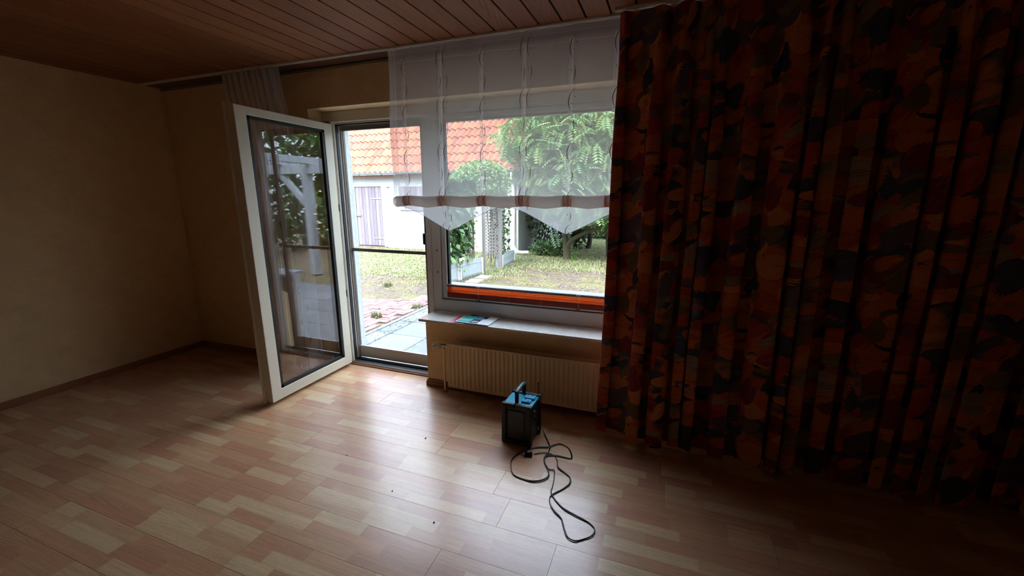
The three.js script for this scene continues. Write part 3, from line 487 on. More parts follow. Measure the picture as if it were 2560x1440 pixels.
// ================================================================ GARDEN
{ // ground
  const g = struct(obj('garden_ground', grid(60, 60, (u, v) => { const x = -22 + 40 * u, z = -0.44 - 30 * v; return [x, GY - 0.025 + 0.02 * (fbm(x * 0.8, z * 0.8, 5) - 0.5) * sstep(-3.4, -5, z), z]; }, (u, v) => [(-22 + 40 * u) / 4, (30 * v) / 4]), std(0xc0b4aa, 1, { map: groundTex })), 'bare soil with dry patchy lawn in the back garden', 'ground');
}
{ // terrace slabs along the house
  const t = structGroup('terrace', 'terrace of grey concrete slabs outside the balcony door', 'terrace');
  obj('bedding', bx(-3.37, 4.4, GY - 0.2, GY - 0.012, -3.36, -0.43), mat.soil, t);
  reseed(41);
  const tint = [0xffffff, 0xf0f2f4, 0xe6e8ea].map((c) => std(c, 0.9, { map: rep(slabTex, 2.2) }));
  for (let c = -1; c < 15; c++) for (let k = 0; k < 6; k++) {
    const x0 = c < 0 ? -3.335 : -3.118 + c * 0.505, x1 = c < 0 ? -3.118 : x0 + 0.505, z1 = -0.352 - k * 0.505 + (k ? 0 : -0.08), z0 = -0.857 - k * 0.505, q = 0.004;
    const g = bx(x0 + q, x1 - q, GY - 0.05, GY + rr(-0.003, 0.002), z0 + q, z1 - q, 0.004); obj('slab', g, tint[Math.floor(rnd() * 3)], t);
  }
  for (let k = 0; k < 4; k++) obj('kerb_stone', bx(-3.4, -3.345, GY - 0.1, GY + 0.006, -1.43 - k * 1.0, -0.435 - k * 1.0, 0.006), mat.kerb, t);
}
{ // brick paving
  const t = structGroup('brick_paving', 'weathered red herringbone brick paving beside the terrace slabs', 'paving');
  obj('bedding', bx(-7.0, -3.41, GY - 0.2, GY - 0.035, -3.4, -0.43), std(0x74665c, 1), t);
  reseed(43);
  const tones = [0x93706c, 0x9c7973, 0x8a6662, 0xa38079].map((c) => std(c, 0.9, { map: rep(stuccoTex, 3) })), rest = [], u = 0.103;
  const ga = bx(-0.1, 0.1, -0.06, 0, -0.0485, 0.0485, 0.005), gb = bx(-0.0485, 0.0485, -0.06, 0, -0.1, 0.1, 0.005);
  let parts = 0;
  for (let i = -40; i < 60; i++) for (let j = -40; j < 60; j++) {
    const m = (((i - j) % 4) + 4) % 4; if (m !== 0 && m !== 3) continue;
    const horizontal = m === 0, x = -3.42 - 0.05 - (horizontal ? (i + 1) * u : (i + 0.5) * u), z = -0.5 - (horizontal ? (j + 0.5) * u : (j + 1) * u);
    const lim = -3.3 + 0.55 * (-x - 3.8) + 0.25 * vn(x * 3, z * 3, 4);
    if (x > -3.47 || x < -6.2 || z > -0.5 || z < lim || z < -3.35) continue;
    const g = horizontal ? ga : gb, y = GY - 0.006 + rr(-0.004, 0.004), ratio = x / (2.712 - z);
    if (ratio > -0.93 && ratio < -0.58 && parts < 300) { parts++; const b = obj('brick', g, tones[Math.floor(rnd() * 4)], t); b.position.set(x, y, z); b.rotation.set(rr(-0.012, 0.012), 0, rr(-0.012, 0.012)); } else rest.push(g.clone().translate(x, y, z));
  }
  if (rest.length) { const r = obj('bricks', rest, tones[0], t); r.userData.kind = 'stuff'; }
}
function instanced(name, geo, material, list, parent) {
  const m = new THREE.InstancedMesh(geo, material, list.length); m.name = parent === scene ? numbered(name) : name; m.castShadow = m.receiveShadow = true;
  const M = new THREE.Matrix4(), q = new THREE.Quaternion(), e = new THREE.Euler(), c = new THREE.Color();
  list.forEach((l, i) => { q.setFromEuler(e.set(l.r[0], l.r[1], l.r[2], 'YXZ')); M.compose(V(...l.p), q, V(...(Array.isArray(l.s) ? l.s : [l.s, l.s, l.s]))); m.setMatrixAt(i, M); m.setColorAt(i, c.setRGB(...l.c)); });
  m.userData.kind = 'stuff'; parent.add(m); return m;
}
const tri = (...pts) => { const g = new THREE.BufferGeometry(); g.setAttribute('position', new THREE.Float32BufferAttribute(pts.flat(), 3)); g.computeVertexNormals(); return plain(g); };
const leafMat = phy(0xffffff, 0.75, { transmission: 0.35, thickness: 0, side: THREE.DoubleSide, specularIntensity: 0.5 });
const grassMat = phy(0xffffff, 0.85, { transmission: 0.25, thickness: 0, side: THREE.DoubleSide, specularIntensity: 0.3 });
const leafGeo = (l, w) => merge([tri([0, 0, 0], [w, 0.05 * l, l * 0.42], [0, -0.03 * l, l * 0.5], [0, 0, 0], [0, -0.03 * l, l * 0.5], [-w, 0.05 * l, l * 0.42]), tri([w, 0.05 * l, l * 0.42], [0, -0.12 * l, l], [0, -0.03 * l, l * 0.5], [-w, 0.05 * l, l * 0.42], [0, -0.03 * l, l * 0.5], [0, -0.12 * l, l])]);
const pinnate = (n, l, lw, ll) => { const gs = []; for (let i = 0; i < n; i++) for (const s of [-1, 1]) { const g = leafGeo(ll * (0.75 + 0.5 * Math.sin(Math.PI * (i + 0.5) / n)), lw); g.rotateY(s * 1.2); g.rotateZ(-s * 0.25); g.translate(0, -0.25 * l * (i / n) ** 2, l * (i + 0.6) / n); gs.push(g); } return merge(gs); };
{ // grass and litter
  reseed(47);
  const blade = merge([0, 1, 2, 3].map((k) => { const a = k * 1.7, g = tri([-0.006, 0, 0], [0.006, 0, 0], [0.0, 0.085, 0.035]); g.rotateY(a); g.translate(0.012 * Math.cos(a), 0, 0.012 * Math.sin(a)); return g; }));
  const list = [], litter = [];
  const seen = (x, z) => { const t = x / (2.712 - z); return (t > -0.95 && t < -0.52) || (t > -0.5 && t < 0.02); };
  for (let i = 0; i < 90000 && list.length < 42000; i++) {
    const z = -3.3 - Math.pow(rnd(), 0.8) * 11, x = rr(-13, 3.5); if (!seen(x, z) && rnd() > 0.12) continue;
    if (x > -9.9 && x < -4 && z < -8.85) continue;
    const dens = sstep(0.4, 0.62, fbm(x * 0.55 + 3, z * 0.55, 9) * 0.75 + 0.3 * sstep(-4.2, -6.5, z) + (x < -4.5 ? 0.1 : 0) - (x > -3.2 && z > -6.6 ? 0.19 : 0)); if (rnd() > dens * 0.95 + 0.03) continue;
    const dry = rnd() < 0.5, k = rr(0.7, 1.2);
    list.push({ p: [x, GY - 0.03, z], r: [0, rr(0, 6.3), 0], s: [rr(0.9, 1.8), rr(0.25, 0.7), rr(0.9, 1.8)], c: dry ? [0.46 * k, 0.42 * k, 0.26 * k] : [0.27 * k, 0.34 * k, 0.13 * k] });
  }
  const lawn = instanced('lawn_grass', blade, grassMat, list, scene); tag(lawn, 'thin patchy lawn of green and straw coloured grass', 'grass');
  const lg = leafGeo(0.05, 0.016);
  for (let i = 0; i < 9000; i++) { const x = rr(-6.5, 2), z = rr(-8, -0.9), on = z > -3.36; if (!seen(x, z) || (on && x > -3.1 && rnd() > 0.06) || (on && x < -3.45 && rnd() > 0.22)) continue; const k = rr(0.6, 1.3); litter.push({ p: [x, GY + (on ? 0.004 : -0.012), z], r: [rr(-0.3, 0.3), rr(0, 6.3), rr(-0.3, 0.3)], s: rr(0.5, 1.1), c: rnd() < 0.6 ? [0.22 * k, 0.17 * k, 0.12 * k] : rnd() < 0.5 ? [0.4 * k, 0.37 * k, 0.3 * k] : [0.16 * k, 0.2 * k, 0.08 * k] }); }
  for (let i = 0; i < 230; i++) { const k = rr(0.6, 1.2), z = rr(-3.3, -0.5), col = rnd(); const x = col < 0.5 ? -3.118 + rr(-0.03, 0.03) : col < 0.8 ? -2.613 + rr(-0.02, 0.02) : -3.3 + rr(-0.06, 0.06); litter.push({ p: [x, GY + 0.004, z], r: [rr(-0.3, 0.3), rr(0, 6.3), rr(-0.3, 0.3)], s: rr(0.15, 0.5), c: [0.17 * k, 0.14 * k, 0.1 * k] }); }
  tag(instanced('leaf_litter', lg, grassMat, litter, scene), 'dry fallen leaves scattered over soil, bricks and slabs', 'leaves');
  for (const [x, z, n, lb] of [[-3.75, -1.9, 26, 'larger weed tuft growing in the middle of the brick paving'], [-3.9, -1.62, 18, 'small flat weed tuft between the bricks, off the kerb'], [-3.62, -1.28, 24, 'yellowish weed tuft at the brick edge by the kerb near the door'], [-4.9, -3.7, 26, 'leafy weed tuft on the bare soil behind the bricks'], [-3.5, -2.55, 18, 'weed tuft at the far end of the kerb']]) {
    const w = []; for (let i = 0; i < n; i++) w.push({ p: [x + rr(-0.07, 0.07), GY - 0.01, z + rr(-0.05, 0.05)], r: [rr(-0.4, 0.4), rr(0, 6.3), rr(-0.4, 0.4)], s: [1, rr(0.5, 1.2), 1], c: rnd() < 0.5 ? [0.12, 0.16, 0.06] : [0.2, 0.2, 0.1] });
    const o = thing('weed_tuft', lb, 'weed', [0, 0, 0], 0, 'weed tufts by the brick paving'); instanced('blades', blade, grassMat, w, o);
  }
}
{ // barn
  const B = thing('barn', 'white rendered barn with red clay tile roof and grey plank door', 'building', [0, 0, 0]);
  const zf = -8.85, xr = -4.1, xl = -14, ye = 2.13;
  obj('front_wall', [bx(xl, -9.92, GY - 0.2, ye, zf - 0.35, zf), bx(-8.84, xr, GY - 0.2, ye, zf - 0.35, zf), bx(-9.92, -8.84, 1.82, ye, zf - 0.35, zf)], mat.stucco, B);
  obj('gable_wall', [extr([[zf - 0.35, GY - 0.2], [zf - 8, GY - 0.2], [zf - 8, ye], [zf - 4.1, ye + 4.7], [zf - 0.36, ye + 0.3]].map(([a, b]) => [-a, b]), 0.3).rotateY(Math.PI / 2).translate(xr - 0.3, 0, 0)], mat.stucco, B);
  obj('step', bx(-10.05, -8.7, GY - 0.1, GY + 0.012, zf, zf + 0.12, 0.01), std(0x6d5a4c, 0.9), B);
  const door = sub('plank_door', B), dm = [0xffffff, 0xefeaf0, 0xe4e0e6].map((c) => std(c, 0.9, { map: rep(boardTex, 4, 0.6) }));
  for (let k = 0; k < 8; k++) { const a = -9.91 + k * 1.06 / 8; obj('board', bx(a + 0.004, a + 1.06 / 8 - 0.004, GY + 0.03, 1.812, zf - 0.06, zf - 0.03 + (k % 2) * 0.004, 0.004), dm[k % 3], door); }
  obj('door_backing', bx(-9.92, -8.84, GY, 1.82, zf - 0.12, zf - 0.065), std(0x2a2622, 1), door);
  for (const y of [1.43, 0.13]) { const st = obj('strap_hinge', bx(-9.28, -8.8, y - 0.02, y + 0.02, zf - 0.028, zf - 0.014, 0.004), std(0x8d857e, 0.7), door); }
  obj('bolt', [bx(-9.98, -9.72, 0.86, 0.885, zf - 0.026, zf + 0.012, 0.004), cyl(0.016, 0.016, 0.04, 'z', [-9.97, 0.87, zf + 0.01], 10)], std(0x8d857e, 0.7), door);
  const hatch = sub('hatch', B);
  for (let k = 0; k < 5; k++) obj('board', bx(-8.13 + k * 0.21 + 0.004, -8.13 + (k + 1) * 0.21 - 0.004, 1.1, 1.81, zf - 0.002, zf + 0.03, 0.004), dm[k % 3], hatch);
  obj('ledge', bx(-8.16, -7.05, 1.07, 1.1, zf, zf + 0.06, 0.004), std(0x8f8a92, 0.9), hatch);
  for (const x of [-8.6, -8.54]) obj('vent_hole', cyl(0.022, 0.022, 0.03, 'z', [x, 1.78, zf - 0.012], 10), mat.black, B);
  obj('fascia', bx(xl, xr + 0.2, 2.075, 2.17, zf + 0.16, zf + 0.19), std(0x6b4a3e, 0.8), B);
  obj('soffit', bx(xl, xr + 0.2, 2.13, 2.15, zf - 0.01, zf + 0.17), std(0x6b4a3e, 0.8), B);
  const gut = grid(1, 10, (u, v) => { const t = Math.PI * (1 + v); return [xl + (xr + 0.25 - xl) * u, 2.235 + 0.062 * Math.sin(t), zf + 0.255 + 0.062 * Math.cos(t)]; });
  const zinc = std(0x9aa4ad, 0.4, { metalness: 0.45, side: THREE.DoubleSide }); obj('gutter', gut, zinc, B);
  for (let k = 0; k < 11; k++) { const x = -4.3 - k * 0.86; obj('gutter_bracket', new THREE.TubeGeometry(new THREE.CatmullRomCurve3([0, 0.25, 0.5, 0.75, 1].map((v) => V(x, 2.235 + 0.067 * Math.sin(Math.PI * (1 + v)), zf + 0.255 + 0.067 * Math.cos(Math.PI * (1 + v))))), 10, 0.007, 5), zinc, B); }
  obj('downpipe', [plain(new THREE.TubeGeometry(new THREE.CatmullRomCurve3([V(xr - 0.12, 2.17, zf + 0.25), V(xr - 0.12, 2.0, zf + 0.2), V(xr - 0.12, 1.8, zf + 0.07), V(xr - 0.12, 0.4, zf + 0.07), V(xr - 0.1, 0.05, zf + 0.1), V(xr + 0.05, -0.07, zf + 0.2), V(xr + 0.4, -0.07, zf + 0.22)]), 50, 0.045, 10))], mat.white, B);
  // roof
  const roof = sub('roof', B), pitch = 0.87, gA = 0.35, tw = 0.2; roof.position.set(0, 2.225, zf + 0.235); roof.rotation.x = pitch;
  const nu = 8, prof = (u) => 0.03 * Math.sin(u * Math.PI * 2 * 0.97 + 0.5);
  const tile = (() => {
    const g1 = grid(nu, 1, (u, v) => [u * 0.224, prof(u) + 0.03, -v * 0.4]), g2 = grid(nu, 1, (u, v) => [u * 0.224, prof(u) + 0.03 - 0.034 * (1 - v), 0]);
    const g = merge([g1, g2]); g.rotateX(-0.075); return g;
  })();
  reseed(53);
  const tm = [0x945a44, 0x9a6149, 0x8d5440, 0x9f684a, 0x935c4c, 0x9b654a].map((c) => std(c, 0.85, { side: THREE.DoubleSide })), rest = [];
  for (let k = 0; k < 19; k++) for (let i = 0; i < 60; i++) {
    const x = xr + 0.22 - (i + 1) * tw; if (x < xl) continue;
    const z = -k * gA;
    if (k < 8 && i < 36) { const t = obj('tile', tile, tm[Math.floor(rnd() * 6)], roof); t.position.set(x, 0.0 + rr(-0.003, 0.003), z + rr(-0.006, 0.006)); } else rest.push(tile.clone().translate(x, 0, z));
  }
  const rs = obj('tiles', rest, tm[0], roof); rs.userData.kind = 'stuff';
  obj('roof_deck', bx(xl, xr + 0.2, -0.06, -0.02, -6.75, -0.02), std(0x5a4a3f, 0.9), roof);
  obj('rear_roof', extr([[zf - 4.12, 7.36], [zf - 8.4, 2.3], [zf - 8.4, 2.2], [zf - 4.12, 7.2]].map(([a, b]) => [-a, b]), xr + 0.2 - xl).rotateY(Math.PI / 2).translate(xl, 0, 0), tm[2], B);
}
function slatPanel(parent, w, h, pitch, m, th = 0.008, sw = 0.016) { // diagonal lattice in the xy plane, each slat its own mesh
  for (const dir of [-1, 1]) for (let c = pitch / 2; c < w + h; c += pitch) {
    const a = Math.max(0, c - h), b = Math.min(w, c); if (b - a < 0.02) continue;
    const x0 = dir > 0 ? a : w - a, x1 = dir > 0 ? b : w - b, y0 = h - (c - a), y1 = h - (c - b), L = Math.hypot(x1 - x0, y1 - y0);
    const g = bx(-L / 2, L / 2, -sw / 2, sw / 2, -th / 2, th / 2), s = obj('slat', g, m, parent);
    s.position.set((x0 + x1) / 2, (y0 + y1) / 2, dir * th * 0.5); s.rotation.z = Math.atan2(y1 - y0, x1 - x0);
  }
}
const oldWhite = std(0xadb3b5, 0.7, { map: rep(stuccoTex, 1.5) }), latWood = std(0x6e625b, 0.85), latWhite = std(0x8a847e, 0.8), earth = std(0x3a2c22, 1);
function planter(label, x, z, turn, len, hgt, ends = true) { // trough along local -z, front panel facing local +x
  const p = thing('planter_box', label, 'planter', [x, GY - 0.02, z], turn, undefined), dp = 0.17;
  obj('side_board', bx(-0.03, 0, 0, hgt, -len, 0, 0.004), oldWhite, p); obj('side_board', bx(-dp, -dp + 0.03, 0, hgt, -len, 0, 0.004), oldWhite, p);
  obj('end_board', bx(-dp, 0, 0, hgt, -0.03, 0.0, 0.004), oldWhite, p); obj('end_board', bx(-dp, 0, 0, hgt, -len, -len + 0.03, 0.004), oldWhite, p);
  const arch = extr([[0.04, 0.03], [len - 0.04, 0.03], [len - 0.04, hgt - 0.02], ...Array.from({ length: 9 }, (_, i) => { const t = 1 - (i + 0.5) / 9; return [0.04 + t * (len - 0.08), hgt + 0.02 + 0.03 * Math.sin(Math.PI * t)]; }), [0.04, hgt - 0.02]], 0.012, 0.003).rotateY(Math.PI / 2); obj('front_panel', arch.translate(0.002, 0, 0), oldWhite, p);
  for (const [a, b, c, d] of [[0.07, len - 0.07, 0.06, 0.072], [0.07, len - 0.07, hgt - 0.05, hgt - 0.038], [0.07, 0.082, 0.06, hgt - 0.04], [len - 0.082, len - 0.07, 0.06, hgt - 0.04]]) obj('moulding', bx(0.012, 0.026, c, d, -b, -a, 0.003), oldWhite, p);
  for (const t of [0.02, len - 0.02]) obj('corner_post', bx(-0.02, 0.03, 0, hgt + 0.03, -t - 0.022, -t + 0.022, 0.006), mat.white, p);
  obj('soil', bx(-dp + 0.03, -0.03, 0.05, hgt - 0.05, -len + 0.03, -0.03), earth, p);
  return p;
}
const vineLeaf = leafGeo(0.1, 0.035), bigLeaf = leafGeo(0.16, 0.058);
function foliage(parent, n, sample, geo, cols, sz, name = 'foliage') {
  const list = []; for (let i = 0; i < n; i++) { const p = sample(); const c = cols[Math.floor(rnd() * cols.length)], k = rr(0.65, 1.25); list.push({ p, r: [rr(-0.2, 1.1), rr(0, 6.3), rr(-0.5, 0.5)], s: rr(...sz), c: [c[0] * k, c[1] * k, c[2] * k] }); }
  return instanced(name, geo, leafMat, list, parent);
}
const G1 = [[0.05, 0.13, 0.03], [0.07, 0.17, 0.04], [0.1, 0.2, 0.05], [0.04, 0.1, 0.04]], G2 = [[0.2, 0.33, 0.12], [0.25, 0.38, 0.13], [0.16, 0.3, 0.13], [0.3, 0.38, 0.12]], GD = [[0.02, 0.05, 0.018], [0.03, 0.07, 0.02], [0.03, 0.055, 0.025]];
const ell = (cx, cy, cz, rx, ry, rz, shell = 0.5) => () => { for (;;) { const a = rr(-1, 1), b = rr(-1, 1), c = rr(-1, 1), d = Math.hypot(a, b, c); if (d > 1 || d < shell * rnd()) continue; return [cx + a * rx, cy + b * ry, cz + c * rz]; } };
{ // trellis walk with planters
  const turn = -0.16; // seen from the side, running away from the house
  planter('weathered white planter box by the kerb, nearer the house and beside the window post', -3.97, -4.29, -0.13, 0.42, 0.34);
  planter('weathered white planter box with arched panel beside the stepping stones', -3.91, -4.74, -0.16, 0.84, 0.33);
  planter('weathered white planter box beyond the trellis archway', -3.66, -6.42, 0.09, 1.16, 0.27);
  const lat = (label, x, z, t, w, h, y, mm, pitch) => { const o = thing('trellis_panel', label, 'trellis', [x, y, z], t); slatPanel(o, w, h, pitch, mm); obj('frame_bar', bx(-0.02, 0.012, -0.2, h, -0.016, 0.016, 0.004), mm, o); obj('frame_bar', bx(w - 0.012, w + 0.02, -0.2, h, -0.016, 0.016, 0.004), mm, o); obj('frame_bar', bx(-0.02, w + 0.02, h - 0.01, h + 0.025, -0.016, 0.016, 0.004), mm, o); return o; };
  lat('brown lattice trellis panel behind the planter box, overgrown with broad leaves', -4.185, -4.32, 1.43, 1.3, 1.5, 0.22, latWood, 0.085);
  lat('pale lattice trellis panel facing the house beside the archway', -4.1, -6.34, 0.06, 0.4, 1.55, 0.12, latWhite, 0.075);
  lat('pale lattice trellis panel above the far planter box, thinly overgrown', -3.99, -6.56, 1.66, 1.1, 1.5, 0.14, latWhite, 0.085);
  const a = thing('garden_arch', 'wooden archway joining the lattice trellis panels', 'arch');
  for (const [x, z] of [[-3.77, -5.66], [-4.16, -5.72], [-3.66, -6.38], [-4.12, -6.43]]) obj('post', bx(x - 0.028, x + 0.028, GY - 0.05, 1.85, z - 0.028, z + 0.028, 0.006), latWhite, a);
  for (const x of [-3.715, -4.14]) obj('beam', bx(x - 0.03, x + 0.03, 1.84, 1.9, -6.6, -5.5, 0.006), latWhite, a);
  reseed(61);
  const v = thing('climbing_vine', 'broad-leaved green climber covering the brown lattice behind the planter', 'vine');
  for (let k = 0; k < 9; k++) { const z = -4.32 - k * 0.145, x = -4.06 + 0.016 * k; obj('stem', taperTube([[x + rr(-0.05, 0.05), 0.1, z], [x + rr(-0.06, 0.1), 0.5, z + rr(-0.2, 0.2)], [x + rr(-0.06, 0.1), 0.95, z + rr(-0.25, 0.25)], [x, 1.5, z + rr(-0.3, 0.3)]], [0.007, 0.006, 0.005, 0.003], 5, 14), std(0x5c4636, 0.9), v); }
  foliage(v, 4600, () => { const t = rnd(), z = -4.3 - 1.15 * t, y = 0.25 + 1.6 * Math.pow(rnd(), 0.7), k = t < 0.68 ? 1 : 0.22; if (rnd() > k) return [-4.04 + 0.14 * t, 1.5 + rr(0, 0.4), z]; return [-4.09 + rr(-0.08, 0.12) + 0.14 * t, y, z]; }, vineLeaf, G1, [0.7, 1.4]);
  for (let k = 0; k < 70; k++) { const t = rnd() * 0.8, m = obj('leaf', bigLeaf, phy(new THREE.Color().setRGB(0.09 + rnd() * 0.05, 0.2 + rnd() * 0.08, 0.05 + rnd() * 0.03), 0.7, { transmission: 0.35, thickness: 0, side: THREE.DoubleSide }), v); m.position.set(-3.97 + rr(-0.06, 0.08) + 0.08 * t, rr(0.25, 1.45), -4.28 - 1.1 * t); m.rotation.set(rr(0.3, 1.2), 1.57 + rr(-1, 1), rr(-0.4, 0.4), 'YXZ'); m.scale.setScalar(rr(0.6, 1.15)); }
  const dome = thing('climbing_vine', 'rounded bushy green climber crowning the trellis archway', 'vine');
  foliage(dome, 4200, ell(-4.02, 1.82, -6.1, 0.72, 0.5, 0.62, 0.75), leafGeo(0.085, 0.022), G2, [0.7, 1.3]);
  for (let k = 0; k < 4; k++) obj('stem', taperTube([[-4.1 + k * 0.13, 0.05, -6.36], [-4.08 + k * 0.12, 0.6, -6.38], [-4.1 + k * 0.12, 1.1, -6.34], [-4.05 + k * 0.1, 1.7, -6.2]], [0.014, 0.012, 0.01, 0.006], 6, 14), std(0x5e4c40, 0.9), dome);
  const th = thing('climbing_vine', 'sparse drooping climber on the pale lattice over the far planter', 'vine');
  foliage(th, 420, () => { const t = rnd(), y = rnd() < 0.6 ? rr(0.7, 1.6) : rr(0.12, 0.7); return [-3.86 + rr(-0.1, 0.08) - 0.04 * t, y, -6.5 - 1.1 * Math.pow(t, 0.8)]; }, vineLeaf, G1, [0.6, 1.2]);
  for (let k = 0; k < 4; k++) obj('stem', taperTube([[-3.88, 0.1, -6.6 - k * 0.27], [-3.86 + rr(-0.05, 0.05), 0.7, -6.65 - k * 0.25], [-3.88, 1.4, -6.6 - k * 0.27]], [0.007, 0.006, 0.004], 5, 12), std(0x5c4636, 0.9), th);
  for (const [x, z, q] of [[-3.52, -4.62, 'flat pale stepping stone nearer the house, beside the planters'], [-3.52, -5.05, 'flat pale stepping stone nearer the trellis archway']]) tag(obj('stepping_stone', bx(-0.13, 0.13, 0, 0.045, -0.17, 0.17, 0.006), std(0xa89f97, 0.9, { map: rep(stuccoTex, 2) })), q, 'stone', 'stepping stones by the planters').position.set(x, GY - 0.022, z);
  const r = thing('rose_bush', 'small white flowers on a leafy stem at the planter joint', 'flower', [-3.86, 0.16, -4.7]);
  foliage(r, 26, () => [rr(-0.06, 0.08), rr(-0.12, 0.1), rr(-0.1, 0.1)], vineLeaf, G2, [0.4, 0.8]);
  for (const [x, y, z] of [[0.02, 0.1, 0.04], [0.03, 0.11, -0.05]]) { const g = new THREE.IcosahedronGeometry(0.035, 1); g.translate(x, y, z); obj('bloom', g, std(0xe8e4de, 0.8), r); }
}
{ // fruit tree and greenery behind
  reseed(67);
  const bark = std(0x8c8878, 0.95, { map: rep(barkTex, 2, 2) });
  const t = thing('garden_tree', 'low forked tree with a leafy crown at the edge of the lawn', 'tree', [-2.52, GY - 0.03, -8.34]);
  obj('trunk', taperTube([[0, 0, 0], [-0.01, 0.18, 0], [-0.03, 0.4, 0]], [0.11, 0.085, 0.09], 10, 10), bark, t);
  obj('branch', taperTube([[-0.01, 0.34, 0], [0.12, 0.52, 0.02], [0.45, 0.72, 0.05], [0.9, 0.92, 0.1], [1.4, 1.4, 0.1]], [0.07, 0.06, 0.052, 0.045, 0.02], 9, 24), bark, t);
  obj('branch', taperTube([[-0.04, 0.36, 0], [-0.07, 0.6, 0], [-0.13, 0.85, 0.02], [-0.2, 1.7, 0.1], [-0.6, 2.6, 0.1]], [0.065, 0.045, 0.04, 0.035, 0.02], 9, 24), bark, t);
  obj('branch', taperTube([[0.5, 0.73, 0.05], [0.7, 1.1, 0.0], [0.5, 2.0, 0.1], [0.9, 3.0, 0.2]], [0.05, 0.045, 0.035, 0.015], 8, 20), bark, t);
  const fr = pinnate(6, 0.42, 0.034, 0.13);
  foliage(t, 2300, ell(0.4, 2.75, 0.3, 1.65, 1.75, 1.3, 0.6), fr, G2, [0.5, 1.0]);
  foliage(t, 320, ell(-0.85, 3.1, 0.6, 0.9, 0.7, 0.8, 0.3), fr, G2, [0.6, 1.1]);
  foliage(t, 220, ell(1.75, 1.25, 0.3, 0.55, 0.5, 0.6, 0.3), fr, G2, [0.5, 0.9]);
  const b = thing('garden_tree', 'slender dark tree trunk with leaves behind the forked tree', 'tree', [-2.4, GY - 0.03, -10.87]);
  obj('trunk', taperTube([[0, 0, 0], [0.05, 0.3, 0], [0.02, 0.8, 0], [0.1, 2.2, 0], [0, 3.4, 0]], [0.1, 0.075, 0.07, 0.05, 0.03], 9, 20), std(0x2a2522, 0.95), b);
  foliage(b, 2600, ell(0, 4.1, 0, 2.6, 2.7, 1.8, 0.5), fr, G1, [0.8, 1.4]);
  const c = thing('garden_tree', 'upright tree trunk half covered by the patterned curtain', 'tree', [-1.5, GY - 0.03, -9.2]);
  obj('trunk', taperTube([[0, 0, 0], [-0.04, 0.6, 0], [-0.06, 1.4, 0], [0, 2.6, 0]], [0.09, 0.08, 0.07, 0.04], 9, 16), bark, c);
  foliage(c, 1700, ell(0.8, 3.4, 0, 1.8, 2.3, 1.6, 0.5), fr, G2, [0.6, 1.2]);
  foliage(c, 200, ell(-0.2, 1.0, 0.1, 0.5, 0.35, 0.4, 0.3), vineLeaf, G2, [0.8, 1.4]);
  const shrub = (label, x, z, rx, ry, rz, n, cols, geo, sz, stems = 5) => { const s = thing('garden_shrub', label, 'shrub', [x, GY - 0.03, z]); for (let k = 0; k < stems; k++) obj('stem', taperTube([[rr(-0.3, 0.3) * rx, 0, rr(-0.3, 0.3) * rz], [rr(-0.5, 0.5) * rx, ry * 0.6, rr(-0.3, 0.3) * rz], [rr(-0.8, 0.8) * rx, ry * 1.6, 0]], [0.02, 0.015, 0.006], 6, 12), std(0x3b2d27, 0.95), s); foliage(s, n, ell(0, ry, 0, rx, ry, rz, 0.5), geo, cols, sz); return s; };
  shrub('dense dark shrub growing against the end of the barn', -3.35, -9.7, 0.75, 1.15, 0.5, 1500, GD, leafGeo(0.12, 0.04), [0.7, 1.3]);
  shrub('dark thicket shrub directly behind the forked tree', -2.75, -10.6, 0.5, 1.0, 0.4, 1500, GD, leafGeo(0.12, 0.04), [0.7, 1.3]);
  shrub('low leafy green shrub at the foot of the dark thicket', -3.2, -8.85, 0.55, 0.24, 0.3, 900, G1, leafGeo(0.07, 0.028), [0.7, 1.3], 3);
  shrub('small bushy green plant between the thicket and forked tree', -2.75, -8.75, 0.24, 0.26, 0.22, 420, G1, leafGeo(0.06, 0.025), [0.7, 1.3], 2);
  shrub('light green bush beyond the lawn behind the dark trunk', -1.9, -14.6, 1.9, 0.65, 0.7, 2400, G2, leafGeo(0.16, 0.06), [0.8, 1.4], 4);
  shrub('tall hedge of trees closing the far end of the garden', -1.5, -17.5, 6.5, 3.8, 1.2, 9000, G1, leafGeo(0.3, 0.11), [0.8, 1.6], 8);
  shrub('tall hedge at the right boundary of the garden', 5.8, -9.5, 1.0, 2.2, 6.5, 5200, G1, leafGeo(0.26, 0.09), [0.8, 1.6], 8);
  for (const [x, z, hh, lb] of [[-12.5, -21, 15, 'tall leafy tree standing behind the barn roof, far from the gable'], [-7, -20, 16, 'tall leafy tree standing behind the middle of the barn'], [-1.5, -21.5, 14, 'tall leafy tree standing beyond the far hedge']]) {
    const tt = thing('tall_tree', lb, 'tree', [x, GY - 0.1, z]); obj('trunk', taperTube([[0, 0, 0], [0.1, hh * 0.3, 0], [0, hh * 0.6, 0.1], [0.1, hh * 0.85, 0]], [0.35, 0.28, 0.2, 0.08], 9, 16), bark, tt);
    foliage(tt, 3200, ell(0, hh * 0.62, 0, 3.4, hh * 0.38, 2.6, 0.6), leafGeo(0.5, 0.2), G1, [0.8, 1.6]);
  }
  const sd = thing('young_seedling', 'bright green seedling at the foot of the forked tree', 'plant', [-2.3, GY - 0.02, -8.3]); foliage(sd, 60, () => [rr(-0.07, 0.07), rr(0, 0.36), rr(-0.05, 0.05)], leafGeo(0.07, 0.02), [[0.16, 0.3, 0.05]], [0.7, 1.2]);
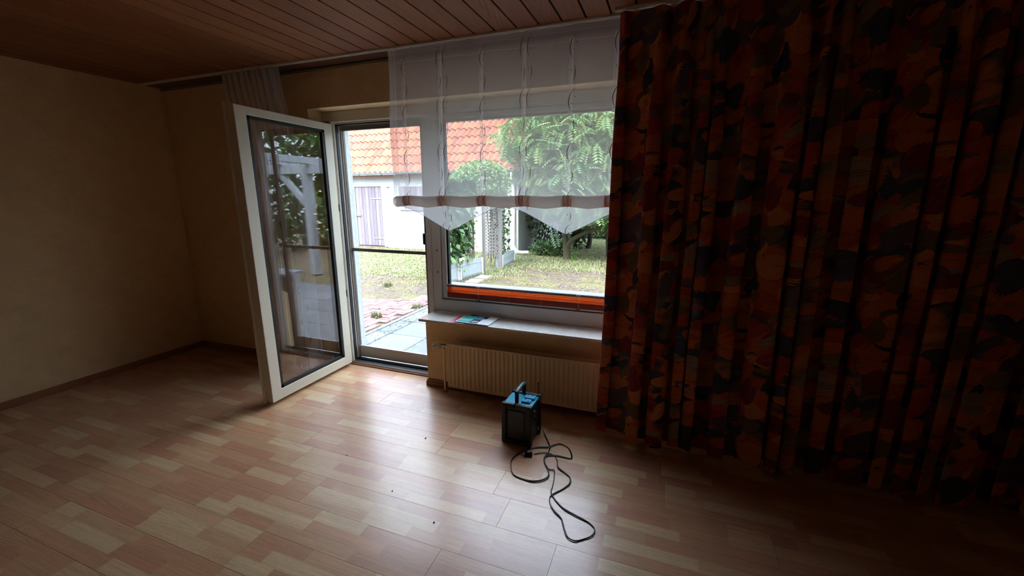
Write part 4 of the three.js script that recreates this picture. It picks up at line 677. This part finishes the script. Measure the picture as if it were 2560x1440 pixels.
  const fm = phy(new THREE.Color().setRGB(0.2, 0.32, 0.18), 0.6, { transmission: 0.3, thickness: 0, side: THREE.DoubleSide }), fo = thing('leaning_fronds', 'two arching pale green fronds hanging in front of the dark thicket', 'plant', [-2.9, 0, -8.7]);
  for (const [x, y, rz] of [[-0.1, 0.62, 0.1], [0.28, 0.55, -0.15]]) { const m = obj('frond', pinnate(8, 0.5, 0.03, 0.14), fm, fo); m.position.set(x, y, 0.1); m.rotation.set(1.25, 0.3, rz); }
}
{ // white timber pergola to the right of the terrace, mirrored in the open door leaf
  const p = thing('pergola', 'white timber pergola post with diagonal brace and beams at the terrace edge', 'pergola'), m = std(0xa4acb2, 0.6);
  obj('post', bx(1.78, 1.94, GY, 1.97, -4.27, -4.11, 0.006), m, p); obj('post', bx(4.4, 4.56, GY, 1.97, -4.27, -4.11, 0.006), m, p);
  obj('beam', bx(1.48, 4.9, 1.96, 2.15, -4.26, -4.12, 0.006), m, p); 
  const br = bx(-0.055, 0.055, -0.5, 0.5, -0.05, 0.05, 0.006); const b1 = obj('brace', br, m, p); b1.position.set(2.22, 1.62, -4.19); b1.rotation.z = -0.78;
  for (let k = 0; k < 5; k++) obj('rafter', bx(1.7 + k * 0.75, 1.8 + k * 0.75, 2.15, 2.28, -4.6, -0.45, 0.006), m, p);
  reseed(71);
  const f = thing('flowering_shrub', 'shrub with scattered white flowers beside the pergola post', 'shrub', [1.35, GY - 0.02, -4.3]);
  for (let k = 0; k < 4; k++) obj('stem', taperTube([[rr(-0.1, 0.1), 0, 0], [rr(-0.2, 0.2), 0.8, rr(-0.1, 0.1)], [rr(-0.3, 0.3), 1.6, 0]], [0.012, 0.01, 0.004], 5, 10), std(0x4a3a2e, 0.9), f);
  foliage(f, 260, ell(0, 1.15, 0, 0.45, 0.6, 0.35, 0.2), vineLeaf, G1, [0.6, 1.1]);
  for (let k = 0; k < 12; k++) { const g = new THREE.IcosahedronGeometry(0.03, 1); g.scale(1, 0.6, 1); const q = ell(0, 1.2, 0.1, 0.42, 0.45, 0.35, 0.5)(); g.translate(...q); obj('bloom', g, std(0xeceae6, 0.8), f); }
}

renderer.render(scene, camera);
